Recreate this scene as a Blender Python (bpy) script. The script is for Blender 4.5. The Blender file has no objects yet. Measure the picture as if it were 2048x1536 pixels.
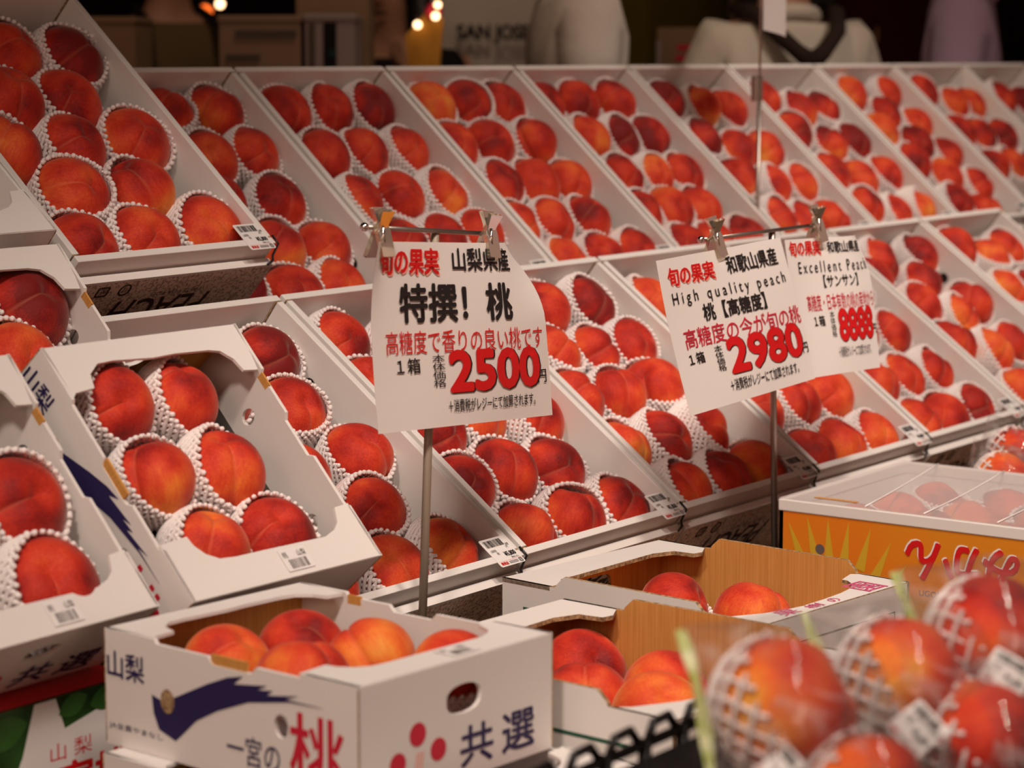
import bpy, bmesh, math, random
from mathutils import Vector, Matrix, geometry, noise

random.seed(11)
scene = bpy.context.scene
COL = scene.collection

# ------------------------------------------------------------------ camera, world, lights, exposure
EYE = 1.30                                   # eye height; the shop floor is z = 0
YAW, PITCH = 0.946, 0.136
cam_data = bpy.data.cameras.new('camera')
cam = bpy.data.objects.new('camera', cam_data)
COL.objects.link(cam)
fwd = Vector((math.sin(YAW) * math.cos(PITCH), math.cos(YAW) * math.cos(PITCH), -math.sin(PITCH)))
rgt = Vector((math.cos(YAW), -math.sin(YAW), 0))
upv = rgt.cross(fwd)
cm = Matrix((rgt, upv, -fwd)).transposed().to_4x4()
cm.translation = (0, 0, EYE)
cam.matrix_world = cm
cam_data.sensor_width = 36
cam_data.sensor_fit = 'HORIZONTAL'
cam_data.lens = 84.07
cam_data.clip_start = 0.05
cam_data.dof.use_dof = True
cam_data.dof.focus_distance = 2.62
cam_data.dof.aperture_fstop = 6.0
scene.camera = cam

world = bpy.data.worlds.new('world')
scene.world = world
world.use_nodes = True
world.node_tree.nodes['Background'].inputs[0].default_value = (1.0, 0.50, 0.35, 1)
world.node_tree.nodes['Background'].inputs[1].default_value = 0.23

def spot(loc, target, power, cone, color=(1.0, 0.84, 0.72), r=0.13):
    d = bpy.data.lights.new('ceiling_spot', 'SPOT')
    d.energy = power; d.color = color; d.shadow_soft_size = r
    d.spot_size = math.radians(cone); d.spot_blend = 1.0
    o = bpy.data.objects.new('ceiling_spot', d); COL.objects.link(o)
    o.location = loc
    o.rotation_euler = (Vector(target) - Vector(loc)).to_track_quat('-Z', 'Y').to_euler()
    return o
spot((-0.05, 0.60, 2.80), (1.45, 1.20, 0.70), 123, 58)
spot((1.05, 0.45, 2.80), (2.00, 1.20, 0.70), 96, 58)
spot((1.75, 0.45, 2.80), (2.60, 1.35, 0.75), 104, 60)
spot((2.75, 0.50, 2.80), (3.45, 1.60, 0.85), 112, 62)
spot((3.75, 0.60, 2.80), (4.45, 1.95, 0.95), 104, 62)

def add_fill(loc, target, power, size, color):
    d = bpy.data.lights.new('fill_light', 'AREA'); d.shape = 'DISK'; d.size = size; d.energy = power; d.color = color
    o = bpy.data.objects.new('fill_light', d); COL.objects.link(o); o.location = loc
    o.rotation_euler = (Vector(target) - Vector(loc)).to_track_quat('-Z', 'Y').to_euler()
add_fill((-1.2, 0.35, 1.95), (2.2, 1.7, 0.9), 9, 1.0, (1.0, .74, .58))  # unseen fill added low at left to lift the carton fronts
add_fill((3.6, 2.6, 3.2), (5.2, 3.9, 1.2), 10, .5, (1.0, .72, .50))  # unseen fill added to brighten the people and goods behind

scene.view_settings.view_transform = 'Standard'
scene.view_settings.look = 'None'
scene.view_settings.exposure = 0.0
scene.view_settings.gamma = 1.0
scene.view_settings.use_curve_mapping = False

# ------------------------------------------------------------------ materials
def new_mat(name):
    m = bpy.data.materials.new(name); m.use_nodes = True
    nt = m.node_tree
    return m, nt, nt.nodes['Principled BSDF'], nt.nodes['Material Output']

def plain(name, color, rough=0.6, metal=0.0, spec=0.4, bump=None, emit=None):
    m, nt, p, out = new_mat(name)
    p.inputs['Base Color'].default_value = (*color, 1)
    p.inputs['Roughness'].default_value = rough
    p.inputs['Metallic'].default_value = metal
    p.inputs['Specular IOR Level'].default_value = spec
    if emit:
        p.inputs['Emission Color'].default_value = (*color, 1)
        p.inputs['Emission Strength'].default_value = emit
    if bump:
        tc = nt.nodes.new('ShaderNodeTexCoord'); n = nt.nodes.new('ShaderNodeTexNoise')
        b = nt.nodes.new('ShaderNodeBump')
        n.inputs['Scale'].default_value = bump[0]; n.inputs['Detail'].default_value = 3
        b.inputs['Strength'].default_value = bump[1]; b.inputs['Distance'].default_value = bump[2]
        nt.links.new(tc.outputs['Object'], n.inputs['Vector'])
        nt.links.new(n.outputs['Fac'], b.inputs['Height'])
        nt.links.new(b.outputs['Normal'], p.inputs['Normal'])
    return m

def mottled(name, ca, cb, scale, rough=0.7, stretch=(1, 1, 1), lo=0.35, hi=0.65, spec=0.3):
    m, nt, p, out = new_mat(name)
    tc = nt.nodes.new('ShaderNodeTexCoord'); mp = nt.nodes.new('ShaderNodeMapping')
    n = nt.nodes.new('ShaderNodeTexNoise'); r = nt.nodes.new('ShaderNodeValToRGB')
    mp.inputs['Scale'].default_value = stretch
    n.inputs['Scale'].default_value = scale; n.inputs['Detail'].default_value = 4
    r.color_ramp.elements[0].position = lo; r.color_ramp.elements[0].color = (*ca, 1)
    r.color_ramp.elements[1].position = hi; r.color_ramp.elements[1].color = (*cb, 1)
    nt.links.new(tc.outputs['Object'], mp.inputs['Vector'])
    nt.links.new(mp.outputs['Vector'], n.inputs['Vector'])
    nt.links.new(n.outputs['Fac'], r.inputs['Fac'])
    nt.links.new(r.outputs['Color'], p.inputs['Base Color'])
    p.inputs['Roughness'].default_value = rough
    p.inputs['Specular IOR Level'].default_value = spec
    return m

def peach_material():
    m, nt, p, out = new_mat('peach_skin')
    N, L = nt.nodes.new, nt.links.new
    tc = N('ShaderNodeTexCoord'); oi = N('ShaderNodeObjectInfo')
    sep = N('ShaderNodeSeparateColor'); L(oi.outputs['Color'], sep.inputs['Color'])
    seed = N('ShaderNodeMath'); seed.operation = 'MULTIPLY'; seed.inputs[1].default_value = 41.0
    L(sep.outputs['Green'], seed.inputs[0])
    off = N('ShaderNodeVectorMath'); off.operation = 'ADD'
    L(tc.outputs['Object'], off.inputs[0]); L(seed.outputs[0], off.inputs[1])
    low = N('ShaderNodeTexNoise'); low.inputs['Scale'].default_value = 0.75; low.inputs['Detail'].default_value = 2.5
    low.inputs['Roughness'].default_value = 0.55
    L(off.outputs[0], low.inputs['Vector'])
    # streaks along the meridians: noise on (direction in the equatorial plane, squeezed height)
    mp = N('ShaderNodeMapping'); mp.inputs['Scale'].default_value = (9, 9, 1.3)
    L(off.outputs[0], mp.inputs['Vector'])
    st = N('ShaderNodeTexNoise'); st.inputs['Scale'].default_value = 1.6; st.inputs['Detail'].default_value = 5
    st.inputs['Roughness'].default_value = 0.7
    L(mp.outputs[0], st.inputs['Vector'])
    fine = N('ShaderNodeTexNoise'); fine.inputs['Scale'].default_value = 26; fine.inputs['Detail'].default_value = 3
    L(off.outputs[0], fine.inputs['Vector'])
    def lin(a, mul, add):
        n = N('ShaderNodeMath'); n.operation = 'MULTIPLY_ADD'
        n.inputs[1].default_value = mul; n.inputs[2].default_value = add
        L(a, n.inputs[0]); return n.outputs[0]
    def add(a, b):
        n = N('ShaderNodeMath'); n.operation = 'ADD'; L(a, n.inputs[0]); L(b, n.inputs[1]); return n.outputs[0]
    v = add(sep.outputs['Red'], lin(low.outputs['Fac'], 1.5, -0.75))
    v = add(v, lin(st.outputs['Fac'], 0.42, -0.21))
    v = add(v, lin(fine.outputs['Fac'], 0.22, -0.11))
    sx = N('ShaderNodeSeparateXYZ'); L(tc.outputs['Object'], sx.inputs[0])
    v = add(v, lin(sx.outputs['Z'], 0.20, -0.02))
    ramp = N('ShaderNodeValToRGB'); cr = ramp.color_ramp
    cr.elements[0].position = 0.0; cr.elements[0].color = (0.85, 0.42, 0.075, 1)
    cr.elements[1].position = 1.0; cr.elements[1].color = (0.20, 0.010, 0.010, 1)
    for pos, c in ((0.22, (0.86, 0.225, 0.035, 1)), (0.42, (0.76, 0.105, 0.026, 1)), (0.60, (0.64, 0.046, 0.018, 1)), (0.80, (0.43, 0.020, 0.012, 1))):
        e = cr.elements.new(pos); e.color = c
    L(v, ramp.inputs['Fac'])
    at = N('ShaderNodeAttribute'); at.attribute_name = 'suture'
    mx = N('ShaderNodeMix'); mx.data_type = 'RGBA'
    mf = N('ShaderNodeMath'); mf.operation = 'MULTIPLY'; mf.inputs[1].default_value = 0.28
    L(at.outputs['Fac'], mf.inputs[0]); L(mf.outputs[0], mx.inputs[0])
    L(ramp.outputs['Color'], mx.inputs[6]); mx.inputs[7].default_value = (0.74, 0.26, 0.14, 1)
    L(mx.outputs[2], p.inputs['Base Color'])
    p.inputs['Roughness'].default_value = 0.62
    p.inputs['Specular IOR Level'].default_value = 0.22
    p.inputs['Sheen Weight'].default_value = 0.32
    p.inputs['Sheen Roughness'].default_value = 0.35
    p.inputs['Sheen Tint'].default_value = (1.0, 0.72, 0.60, 1)
    b = N('ShaderNodeBump'); b.inputs['Strength'].default_value = 0.15; b.inputs['Distance'].default_value = 0.03
    L(fine.outputs['Fac'], b.inputs['Height']); L(b.outputs['Normal'], p.inputs['Normal'])
    return m

def film_material(name, haze, rough=0.06, tint=(0.97, 0.97, 0.97), patch=0.0, wrinkle=0.35):
    m, nt, p, out = new_mat(name)
    nt.nodes.remove(p)
    N, L = nt.nodes.new, nt.links.new
    tr = N('ShaderNodeBsdfTransparent'); tr.inputs[0].default_value = (*tint, 1)
    gl = N('ShaderNodeBsdfGlossy'); gl.inputs['Roughness'].default_value = rough
    df = N('ShaderNodeBsdfDiffuse'); df.inputs[0].default_value = (0.85, 0.80, 0.78, 1)
    fr = N('ShaderNodeLayerWeight'); fr.inputs['Blend'].default_value = 0.25
    tc = N('ShaderNodeTexCoord'); nz = N('ShaderNodeTexNoise'); nz.inputs['Scale'].default_value = 14; nz.inputs['Detail'].default_value = 4
    nz.inputs['Distortion'].default_value = 1.5
    bp = N('ShaderNodeBump'); bp.inputs['Strength'].default_value = wrinkle; bp.inputs['Distance'].default_value = 0.006
    L(tc.outputs['Object'], nz.inputs['Vector']); L(nz.outputs['Fac'], bp.inputs['Height'])
    L(bp.outputs['Normal'], gl.inputs['Normal'])
    ma = N('ShaderNodeMath'); ma.operation = 'MULTIPLY_ADD'; ma.inputs[1].default_value = 0.16; ma.inputs[2].default_value = 0.045
    L(fr.outputs['Fresnel'], ma.inputs[0])
    m1 = N('ShaderNodeMixShader'); m1.inputs[0].default_value = haze
    if patch:                                         # whitish glare on crumpled film, painted in as noise patches
        pn = N('ShaderNodeTexNoise'); pn.inputs['Scale'].default_value = 22; pn.inputs['Detail'].default_value = 5; pn.inputs['Distortion'].default_value = 2.0
        pr = N('ShaderNodeMapRange'); pr.inputs['From Min'].default_value = 0.52; pr.inputs['From Max'].default_value = 0.72
        pr.inputs['To Min'].default_value = haze; pr.inputs['To Max'].default_value = haze + patch
        L(tc.outputs['Object'], pn.inputs['Vector']); L(pn.outputs['Fac'], pr.inputs['Value']); L(pr.outputs[0], m1.inputs[0])
    L(tr.outputs[0], m1.inputs[1]); L(df.outputs[0], m1.inputs[2])
    m2 = N('ShaderNodeMixShader')
    L(ma.outputs[0], m2.inputs[0]); L(m1.outputs[0], m2.inputs[1]); L(gl.outputs[0], m2.inputs[2])
    L(m2.outputs[0], out.inputs['Surface'])
    return m

def speckle_material():
    m, nt, p, out = new_mat('speckled_card')
    N, L = nt.nodes.new, nt.links.new
    tc = N('ShaderNodeTexCoord'); v = N('ShaderNodeTexNoise'); v.inputs['Scale'].default_value = 300; v.inputs['Detail'].default_value = 2
    r = N('ShaderNodeValToRGB'); r.color_ramp.elements[0].position = 0.40; r.color_ramp.elements[0].color = (0.42, 0.31, 0.25, 1)
    r.color_ramp.elements[1].position = 0.52; r.color_ramp.elements[1].color = (0.86, 0.71, 0.60, 1)
    L(tc.outputs['Object'], v.inputs['Vector']); L(v.outputs['Fac'], r.inputs['Fac']); L(r.outputs['Color'], p.inputs['Base Color'])
    p.inputs['Roughness'].default_value = 0.75
    return m

MAT = {
    'card': plain('white_card', (0.80, 0.755, 0.72), 0.62, spec=0.3, bump=(60, 0.04, 0.002)),
    'kraft': mottled('kraft_card', (0.56, 0.255, 0.055), (0.66, 0.32, 0.085), 7, 0.8, stretch=(60, 60, 1.5)),
    'kraft_edge': mottled('kraft_edge', (0.16, 0.09, 0.04), (0.52, 0.34, 0.18), 220, 0.9),
    'speckle': speckle_material(),
    'navy': plain('navy_ink', (0.022, 0.014, 0.085), 0.55),
    'grey_ink': plain('grey_ink', (0.13, 0.10, 0.10), 0.6),
    'black_ink': plain('black_ink', (0.016, 0.012, 0.012), 0.55),
    'brown_ink': plain('brown_ink', (0.055, 0.032, 0.028), 0.6),
    'red_ink': plain('red_ink', (0.66, 0.008, 0.010), 0.5),
    'crimson_ink': plain('crimson_ink', (0.62, 0.016, 0.045), 0.5),
    'pink_ink': plain('pink_ink', (0.70, 0.10, 0.24), 0.5),
    'salmon_ink': plain('salmon_ink', (0.92, 0.36, 0.28), 0.5),
    'green_ink': plain('green_ink', (0.015, 0.09, 0.05), 0.5),
    'orange_ink': mottled('orange_print', (0.78, 0.20, 0.012), (0.72, 0.25, 0.015), 5, 0.5, spec=0.25),
    'yellow_ink': plain('yellow_ink', (0.66, 0.40, 0.03), 0.3),
    'paper': plain('paper', (0.82, 0.78, 0.755), 0.75, spec=0.2),
    'label': plain('label_paper', (0.84, 0.80, 0.78), 0.45),
    'peach': peach_material(),
    'foam': plain('foam_net', (0.90, 0.83, 0.81), 0.55, spec=0.35, bump=(9, 0.12, 0.02)),
    'silver': plain('silver_film', (0.75, 0.72, 0.74), 0.22, metal=0.95, bump=(120, 0.9, 0.01)),
    'film': film_material('clear_film', 0.02, 0.05),
    'haze_film': film_material('taut_film', 0.40, 0.10),
    'green_trim': mottled('green_trim', (0.34, 0.42, 0.05), (0.62, 0.62, 0.32), 90, 0.3),
    'steel': plain('steel', (0.50, 0.43, 0.38), 0.32, metal=0.9),
    'wood_rod': plain('grey_rod', (0.36, 0.29, 0.22), 0.5, metal=0.3),
    'chrome': plain('chrome', (0.8, 0.76, 0.72), 0.12, metal=1.0),
    'black_plastic': plain('black_plastic', (0.012, 0.010, 0.010), 0.4),
    'stand': plain('stand_black', (0.03, 0.024, 0.02), 0.6),
    'table': mottled('table_brown', (0.10, 0.06, 0.035), (0.14, 0.085, 0.05), 12, 0.6, stretch=(1, 8, 1)),
}
def paper_material():
    m, nt, p, out = new_mat('sign_paper')
    p.inputs['Base Color'].default_value = (0.88, 0.82, 0.785, 1); p.inputs['Roughness'].default_value = 0.75
    p.inputs['Specular IOR Level'].default_value = 0.2
    tl = nt.nodes.new('ShaderNodeBsdfTranslucent'); tl.inputs[0].default_value = (0.80, 0.72, 0.66, 1)
    mx = nt.nodes.new('ShaderNodeMixShader'); mx.inputs[0].default_value = 0.12
    nt.links.new(p.outputs[0], mx.inputs[1]); nt.links.new(tl.outputs[0], mx.inputs[2]); nt.links.new(mx.outputs[0], out.inputs['Surface'])
    return m
MAT['paper'] = paper_material()
def clip_material():
    m, nt, p, out = new_mat('clear_clip_plastic')
    p.inputs['Base Color'].default_value = (0.93, 0.84, 0.68, 1)
    p.inputs['Roughness'].default_value = 0.06
    p.inputs['Transmission Weight'].default_value = 0.93
    p.inputs['IOR'].default_value = 1.25
    return m
MAT['clip'] = clip_material()

# ------------------------------------------------------------------ mesh helpers
class MB:
    """Collects faces with materials and links them as ONE mesh object."""
    def __init__(self):
        self.v, self.f, self.m, self.mats = [], [], [], []
    def mi(self, key):
        if key not in self.mats: self.mats.append(key)
        return self.mats.index(key)
    def add(self, verts, faces, key):
        b = len(self.v); k = self.mi(key)
        self.v += [tuple(p) for p in verts]
        for f in faces:
            self.f.append([b + i for i in f]); self.m.append(k)
    def box(self, lo, hi, key, M=None):
        c = [Vector((x, y, z)) for x in (lo[0], hi[0]) for y in (lo[1], hi[1]) for z in (lo[2], hi[2])]
        if M: c = [M @ p for p in c]
        self.add(c, [(0, 1, 3, 2), (4, 6, 7, 5), (0, 4, 5, 1), (2, 3, 7, 6), (0, 2, 6, 4), (1, 5, 7, 3)], key)
    def panel(self, fn, outline, t, key, holes=(), back=None, edge=None):
        """Extruded sheet: outline and holes in (u, v); fn(u, v, w) -> point; front at w = 0, back at w = -t."""
        loops = [[Vector((u, v, 0)) for u, v in outline]] + [[Vector((u, v, 0)) for u, v in h] for h in holes]
        flat = [p for l in loops for p in l]
        tris = geometry.tessellate_polygon(loops)
        fr = [fn(p.x, p.y, 0) for p in flat]; bk = [fn(p.x, p.y, -t) for p in flat]
        self.add(fr, tris, key); self.add(bk, [t_[::-1] for t_ in tris], back or key)
        o = 0
        for l in loops:
            n = len(l); ring = fr[o:o + n] + bk[o:o + n]
            self.add(ring, [(i, (i + 1) % n, n + (i + 1) % n, n + i) for i in range(n)], edge or key); o += n
    def tube(self, pts, r, key, n=8, closed=False, cap=True):
        P = [Vector(p) for p in pts]; k = len(P)
        rr = r if isinstance(r, (list, tuple)) else [r] * k
        vs = []; prev = None
        for i, p in enumerate(P):
            if closed: d = P[(i + 1) % k] - P[i - 1]
            else: d = P[min(i + 1, k - 1)] - P[max(i - 1, 0)]
            d.normalize()
            a = prev if prev else (Vector((0, 0, 1)) if abs(d.z) < 0.9 else Vector((1, 0, 0)))
            a = (a - d * a.dot(d)).normalized(); prev = a; b = d.cross(a)
            vs += [p + (a * math.cos(2 * math.pi * j / n) + b * math.sin(2 * math.pi * j / n)) * rr[i] for j in range(n)]
        fs = []
        for i in range(k if closed else k - 1):
            i2 = (i + 1) % k
            fs += [(i * n + j, i * n + (j + 1) % n, i2 * n + (j + 1) % n, i2 * n + j) for j in range(n)]
        if cap and not closed:
            fs += [tuple(range(n))[::-1], tuple((k - 1) * n + j for j in range(n))]
        self.add(vs, fs, key)
    def ball(self, c, r, key, nu=10, nv=7, sc=(1, 1, 1), M=None):
        c = Vector(c); vs = [Vector((0, 0, sc[2])) * r]
        for i in range(1, nv):
            th = math.pi * i / nv
            vs += [Vector((sc[0] * math.sin(th) * math.cos(2 * math.pi * j / nu), sc[1] * math.sin(th) * math.sin(2 * math.pi * j / nu), sc[2] * math.cos(th))) * r for j in range(nu)]
        vs.append(Vector((0, 0, -sc[2])) * r)
        if M: vs = [M @ p for p in vs]
        fs = [(0, 1 + j, 1 + (j + 1) % nu) for j in range(nu)]
        for i in range(nv - 2):
            a = 1 + i * nu
            fs += [(a + j, a + nu + j, a + nu + (j + 1) % nu, a + (j + 1) % nu) for j in range(nu)]
        a = 1 + (nv - 2) * nu; e = len(vs) - 1
        fs += [(a + j, e, a + (j + 1) % nu) for j in range(nu)]
        self.add([c + p for p in vs], fs, key)
    def text(self, body, rect, fn, key, bold=0.0, lift=0.0004, flip=False, shear=0.0, asp=1.0):
        """Writing laid on fn; bold thickens the strokes by laying the outline down at several small offsets."""
        vs, fs = glyphs(body)
        u0, v0, u1, v1 = rect
        hh = (v1 - v0) / (body.count('\n') + 1)
        n = 0 if bold == 0 else 6 if bold < .045 else 12
        for k in range(n + 1):
            du = dv = 0.0
            if k: a_ = 2 * math.pi * k / n; du = bold * hh * math.cos(a_) * asp; dv = bold * hh * math.sin(a_)
            out = []
            for x, y in vs:
                if flip: x, y = 1 - x, 1 - y
                out.append(fn(u0 + du + (u1 - u0) * x + shear * (y - 0.5) * (v1 - v0), v0 + dv + (v1 - v0) * y, lift + .00002 * k))
            self.add(out, fs, key)
    def poly(self, pts, fn, key, lift=0.0004):
        tris = geometry.tessellate_polygon([[Vector((u, v, 0)) for u, v in pts]])
        self.add([fn(u, v, lift) for u, v in pts], tris, key)
    def mesh(self, name, smooth=False, recalc=False):
        me = bpy.data.meshes.new(name)
        me.from_pydata(self.v, [], self.f)
        for k in self.mats: me.materials.append(MAT[k])
        me.polygons.foreach_set('material_index', self.m)
        if recalc:
            bm = bmesh.new(); bm.from_mesh(me); bmesh.ops.recalc_face_normals(bm, faces=bm.faces); bm.to_mesh(me); bm.free()
        me.polygons.foreach_set('use_smooth', [smooth] * len(me.polygons))
        me.update()
        return me
    def build(self, name, parent=None, smooth=False, M=None, bevel=0, recalc=False):
        return obj(name, self.mesh(name, smooth, recalc), parent, M, bevel)

def obj(name, me, parent=None, M=None, bevel=0):
    o = bpy.data.objects.new(name, me); COL.objects.link(o)
    if parent: o.parent = parent
    if M is not None: o.matrix_local = M
    if bevel:
        b = o.modifiers.new('bevel', 'BEVEL'); b.width = bevel; b.segments = 2; b.limit_method = 'ANGLE'; b.angle_limit = math.radians(50)
    return o
def tag(o, label, cat, group=None, kind=None):
    o['label'] = label; o['category'] = cat
    if group: o['group'] = group
    if kind: o['kind'] = kind
    return o
def empty(name, M, label, cat, group=None):
    o = bpy.data.objects.new(name, None); COL.objects.link(o)
    o.empty_display_size = 0.05; o.matrix_world = M
    return tag(o, label, cat, group)

_gl = {}
def glyphs(body):
    """Outline of a line of writing in the built-in font, scaled to the unit square."""
    key = body
    if key in _gl: return _gl[key]
    c = bpy.data.curves.new('writing', 'FONT'); c.body = body; c.resolution_u = 3
    c.space_line = 0.92
    o = bpy.data.objects.new('writing', c); COL.objects.link(o)
    dg = bpy.context.evaluated_depsgraph_get()
    me = bpy.data.meshes.new_from_object(o.evaluated_get(dg))
    vs = [(v.co.x, v.co.y) for v in me.vertices]; fs = [tuple(p.vertices) for p in me.polygons]
    x0, x1 = min(v[0] for v in vs), max(v[0] for v in vs); y0, y1 = min(v[1] for v in vs), max(v[1] for v in vs)
    vs = [((x - x0) / (x1 - x0), (y - y0) / (y1 - y0)) for x, y in vs]
    bpy.data.objects.remove(o); bpy.data.curves.remove(c); bpy.data.meshes.remove(me)
    _gl[key] = (vs, fs)
    return _gl[key]

def circle(cx, cy, r, n=20, sy=1.0):
    return [(cx + r * math.cos(2 * math.pi * i / n), cy + r * sy * math.sin(2 * math.pi * i / n)) for i in range(n)]
def rrect(x0, y0, x1, y1, r, n=5):
    p = []
    for cx, cy, a in ((x1 - r, y1 - r, 0), (x0 + r, y1 - r, 90), (x0 + r, y0 + r, 180), (x1 - r, y0 + r, 270)):
        p += [(cx + r * math.cos(math.radians(a + 90 * i / n)), cy + r * math.sin(math.radians(a + 90 * i / n))) for i in range(n + 1)]
    return p

def frame(q):
    """Carton frame: q = x, y, z (from the eye), yaw, tilt, width, length, height."""
    x, y, z, yaw, tilt = q[:5]
    M = Matrix.Rotation(yaw, 4, 'Z') @ Matrix.Rotation(tilt, 4, 'X')
    M.translation = (x, y, z + EYE)
    return M
# faces of a carton: (u, v, w) with w pointing out of the carton
def on_left(W, L):  return lambda u, v, w: Vector((-w, L - u, v))
def on_right(W, L): return lambda u, v, w: Vector((W + w, u, v))
def on_front(W, L): return lambda u, v, w: Vector((u, -w, v))
def on_back(W, L):  return lambda u, v, w: Vector((W - u, L + w, v))
def on_top(H):      return lambda u, v, w: Vector((u, v, H + w))
# ------------------------------------------------------------------ room (setting)
def struct(name, lo, hi, mat):
    b = MB(); b.box(lo, hi, mat); o = b.build(name); o['kind'] = 'structure'; return o
MAT['floor'] = mottled('floor_tiles', (0.42, 0.36, 0.31), (0.50, 0.44, 0.38), 3, 0.4)
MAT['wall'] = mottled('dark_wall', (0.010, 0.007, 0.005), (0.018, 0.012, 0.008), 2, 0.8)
MAT['wall_olive'] = plain('olive_wall', (0.13, 0.10, 0.006), 0.7)
struct('floor', (-2.0, -2.5, -0.05), (13.0, 9.0, 0.0), 'floor')
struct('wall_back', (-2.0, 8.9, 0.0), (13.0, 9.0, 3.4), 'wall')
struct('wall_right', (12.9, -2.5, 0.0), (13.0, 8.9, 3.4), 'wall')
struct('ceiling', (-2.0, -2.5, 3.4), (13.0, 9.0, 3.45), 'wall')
olive = struct('wall_partition', (6.42, 4.10, 0.0), (7.02, 4.25, 2.6), 'wall_olive')

# ------------------------------------------------------------------ counts and words for labels
ORD = ['first', 'second', 'third', 'fourth', 'fifth', 'sixth', 'seventh', 'eighth', 'ninth']
USED_LABELS = {}
def unique(label):
    assert len(label.split()) <= 16, label
    assert label not in USED_LABELS, label
    USED_LABELS[label] = 1
    return label

# ------------------------------------------------------------------ peaches and their foam nets
def peach_mesh(name, seed, nu=84, nv=40):
    rnd = random.Random(seed)
    ph = [rnd.uniform(0, 6.28) for _ in range(6)]
    deep = rnd.uniform(0.065, 0.085); lop = rnd.uniform(-0.05, 0.05); tip = rnd.uniform(0.02, 0.06)
    b = MB(); vs = []
    def pt(th, fi):
        d = min(abs(fi), 2 * math.pi - abs(fi))
        r = 1.0 - (deep * math.exp(-(d / 0.075) ** 2) + 0.07 * math.exp(-(d / 0.34) ** 2)) * math.sin(th) ** 0.6 * (1 - 0.35 * th / math.pi)
        r += 0.045 * math.exp(-((d - 0.75) / 0.40) ** 2) * math.sin(th)
        r += lop * math.sin(fi) * math.sin(th)
        r -= 0.20 * math.exp(-(th / 0.27) ** 2)
        r += tip * math.exp(-((math.pi - th) / 0.22) ** 2)
        r += 0.012 * math.sin(3 * th + ph[0]) * math.cos(2 * fi + ph[1]) + 0.008 * math.cos(3 * fi + ph[2]) * math.sin(th)
        return Vector((r * math.sin(th) * math.cos(fi), r * math.sin(th) * math.sin(fi), 0.94 * r * math.cos(th)))
    vs.append(pt(0, 1.0))
    for i in range(1, nv):
        for j in range(nu): vs.append(pt(math.pi * i / nv, 2 * math.pi * j / nu))
    vs.append(pt(math.pi, 1.0))
    fs = [(0, 1 + j, 1 + (j + 1) % nu) for j in range(nu)]
    for i in range(nv - 2):
        a = 1 + i * nu
        fs += [(a + j, a + nu + j, a + nu + (j + 1) % nu, a + (j + 1) % nu) for j in range(nu)]
    a = 1 + (nv - 2) * nu; e = len(vs) - 1
    fs += [(a + j, e, a + (j + 1) % nu) for j in range(nu)]
    b.add(vs, fs, 'peach')
    me = b.mesh(name, smooth=True)
    at = me.attributes.new('suture', 'FLOAT', 'POINT')
    for i, v in enumerate(me.vertices):
        if i in (0, len(vs) - 1): at.data[i].value = 0; continue
        j = (i - 1) % nu; d = 2 * math.pi * min(j, nu - j) / nu; th = math.pi * ((i - 1) // nu + 1) / nv
        at.data[i].value = math.exp(-(d / 0.05) ** 2) * max(0, 1 - th / 2.6)
    return me

def net_mesh(name, th0, th1, n, rs, beads, seed, R=1.06, dens=0.20):
    """Foam net sleeve: two sets of strands crossing on a cup, beads along the open rim."""
    rnd = random.Random(seed); b = MB(); M = 9
    wob = [rnd.uniform(-0.04, 0.04) for _ in range(5)]
    def at(th, fi, dr=0.0):
        t = th + 0.07 * math.sin(fi + wob[0] * 40) + 0.04 * math.sin(2 * fi + wob[1] * 50)
        r = R + dr + 0.02 * math.sin(3 * fi + wob[2] * 60)
        return Vector((r * math.sin(t) * math.cos(fi), r * math.sin(t) * math.sin(fi), r * math.cos(t)))
    turns = (th1 - th0) / dens
    for s in (-1, 1):
        for k in range(n):
            f0 = 2 * math.pi * (k + (0.5 if s > 0 else 0)) / n
            pts = [at(th0 + (th1 - th0) * i / M, f0 + s * turns * 2 * math.pi / n * 0.5 * i / M * 2, 0.018 * s) for i in range(M + 1)]
            b.tube(pts, rs, 'foam', n=5, cap=False)
    for row, (dth, br, dr) in enumerate(beads):
        for k in range(n):
            f = 2 * math.pi * (k + 0.5 * (row % 2)) / n
            c = at(th0 + dth + rnd.uniform(-0.015, 0.015), f, dr)
            b.ball(c, br * rnd.uniform(0.9, 1.12), 'foam', 8, 6)
    return b.mesh(name, smooth=True)

PEACH = [peach_mesh('peach_skin_mesh', s) for s in (1, 2, 3)]
BEADS = ((-0.012, 0.060, 0.025), (0.055, 0.056, 0.035), (0.125, 0.050, 0.030))
NET = [net_mesh('foam_net_mesh', math.radians(t0), 2.35, 34, 0.052, BEADS, s, 1.05) for t0, s in ((70, 1), (76, 2), (63, 3))]
NET_LOW = [net_mesh('low_foam_net_mesh', math.radians(98), 2.5, 34, 0.052, BEADS, 5, 1.05)]
TONE = {0: 0.60, 1: 0.42, 2: 0.86}
TONE_WORD = {0: 'red', 1: 'orange-red', 2: 'dark red'}

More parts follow.
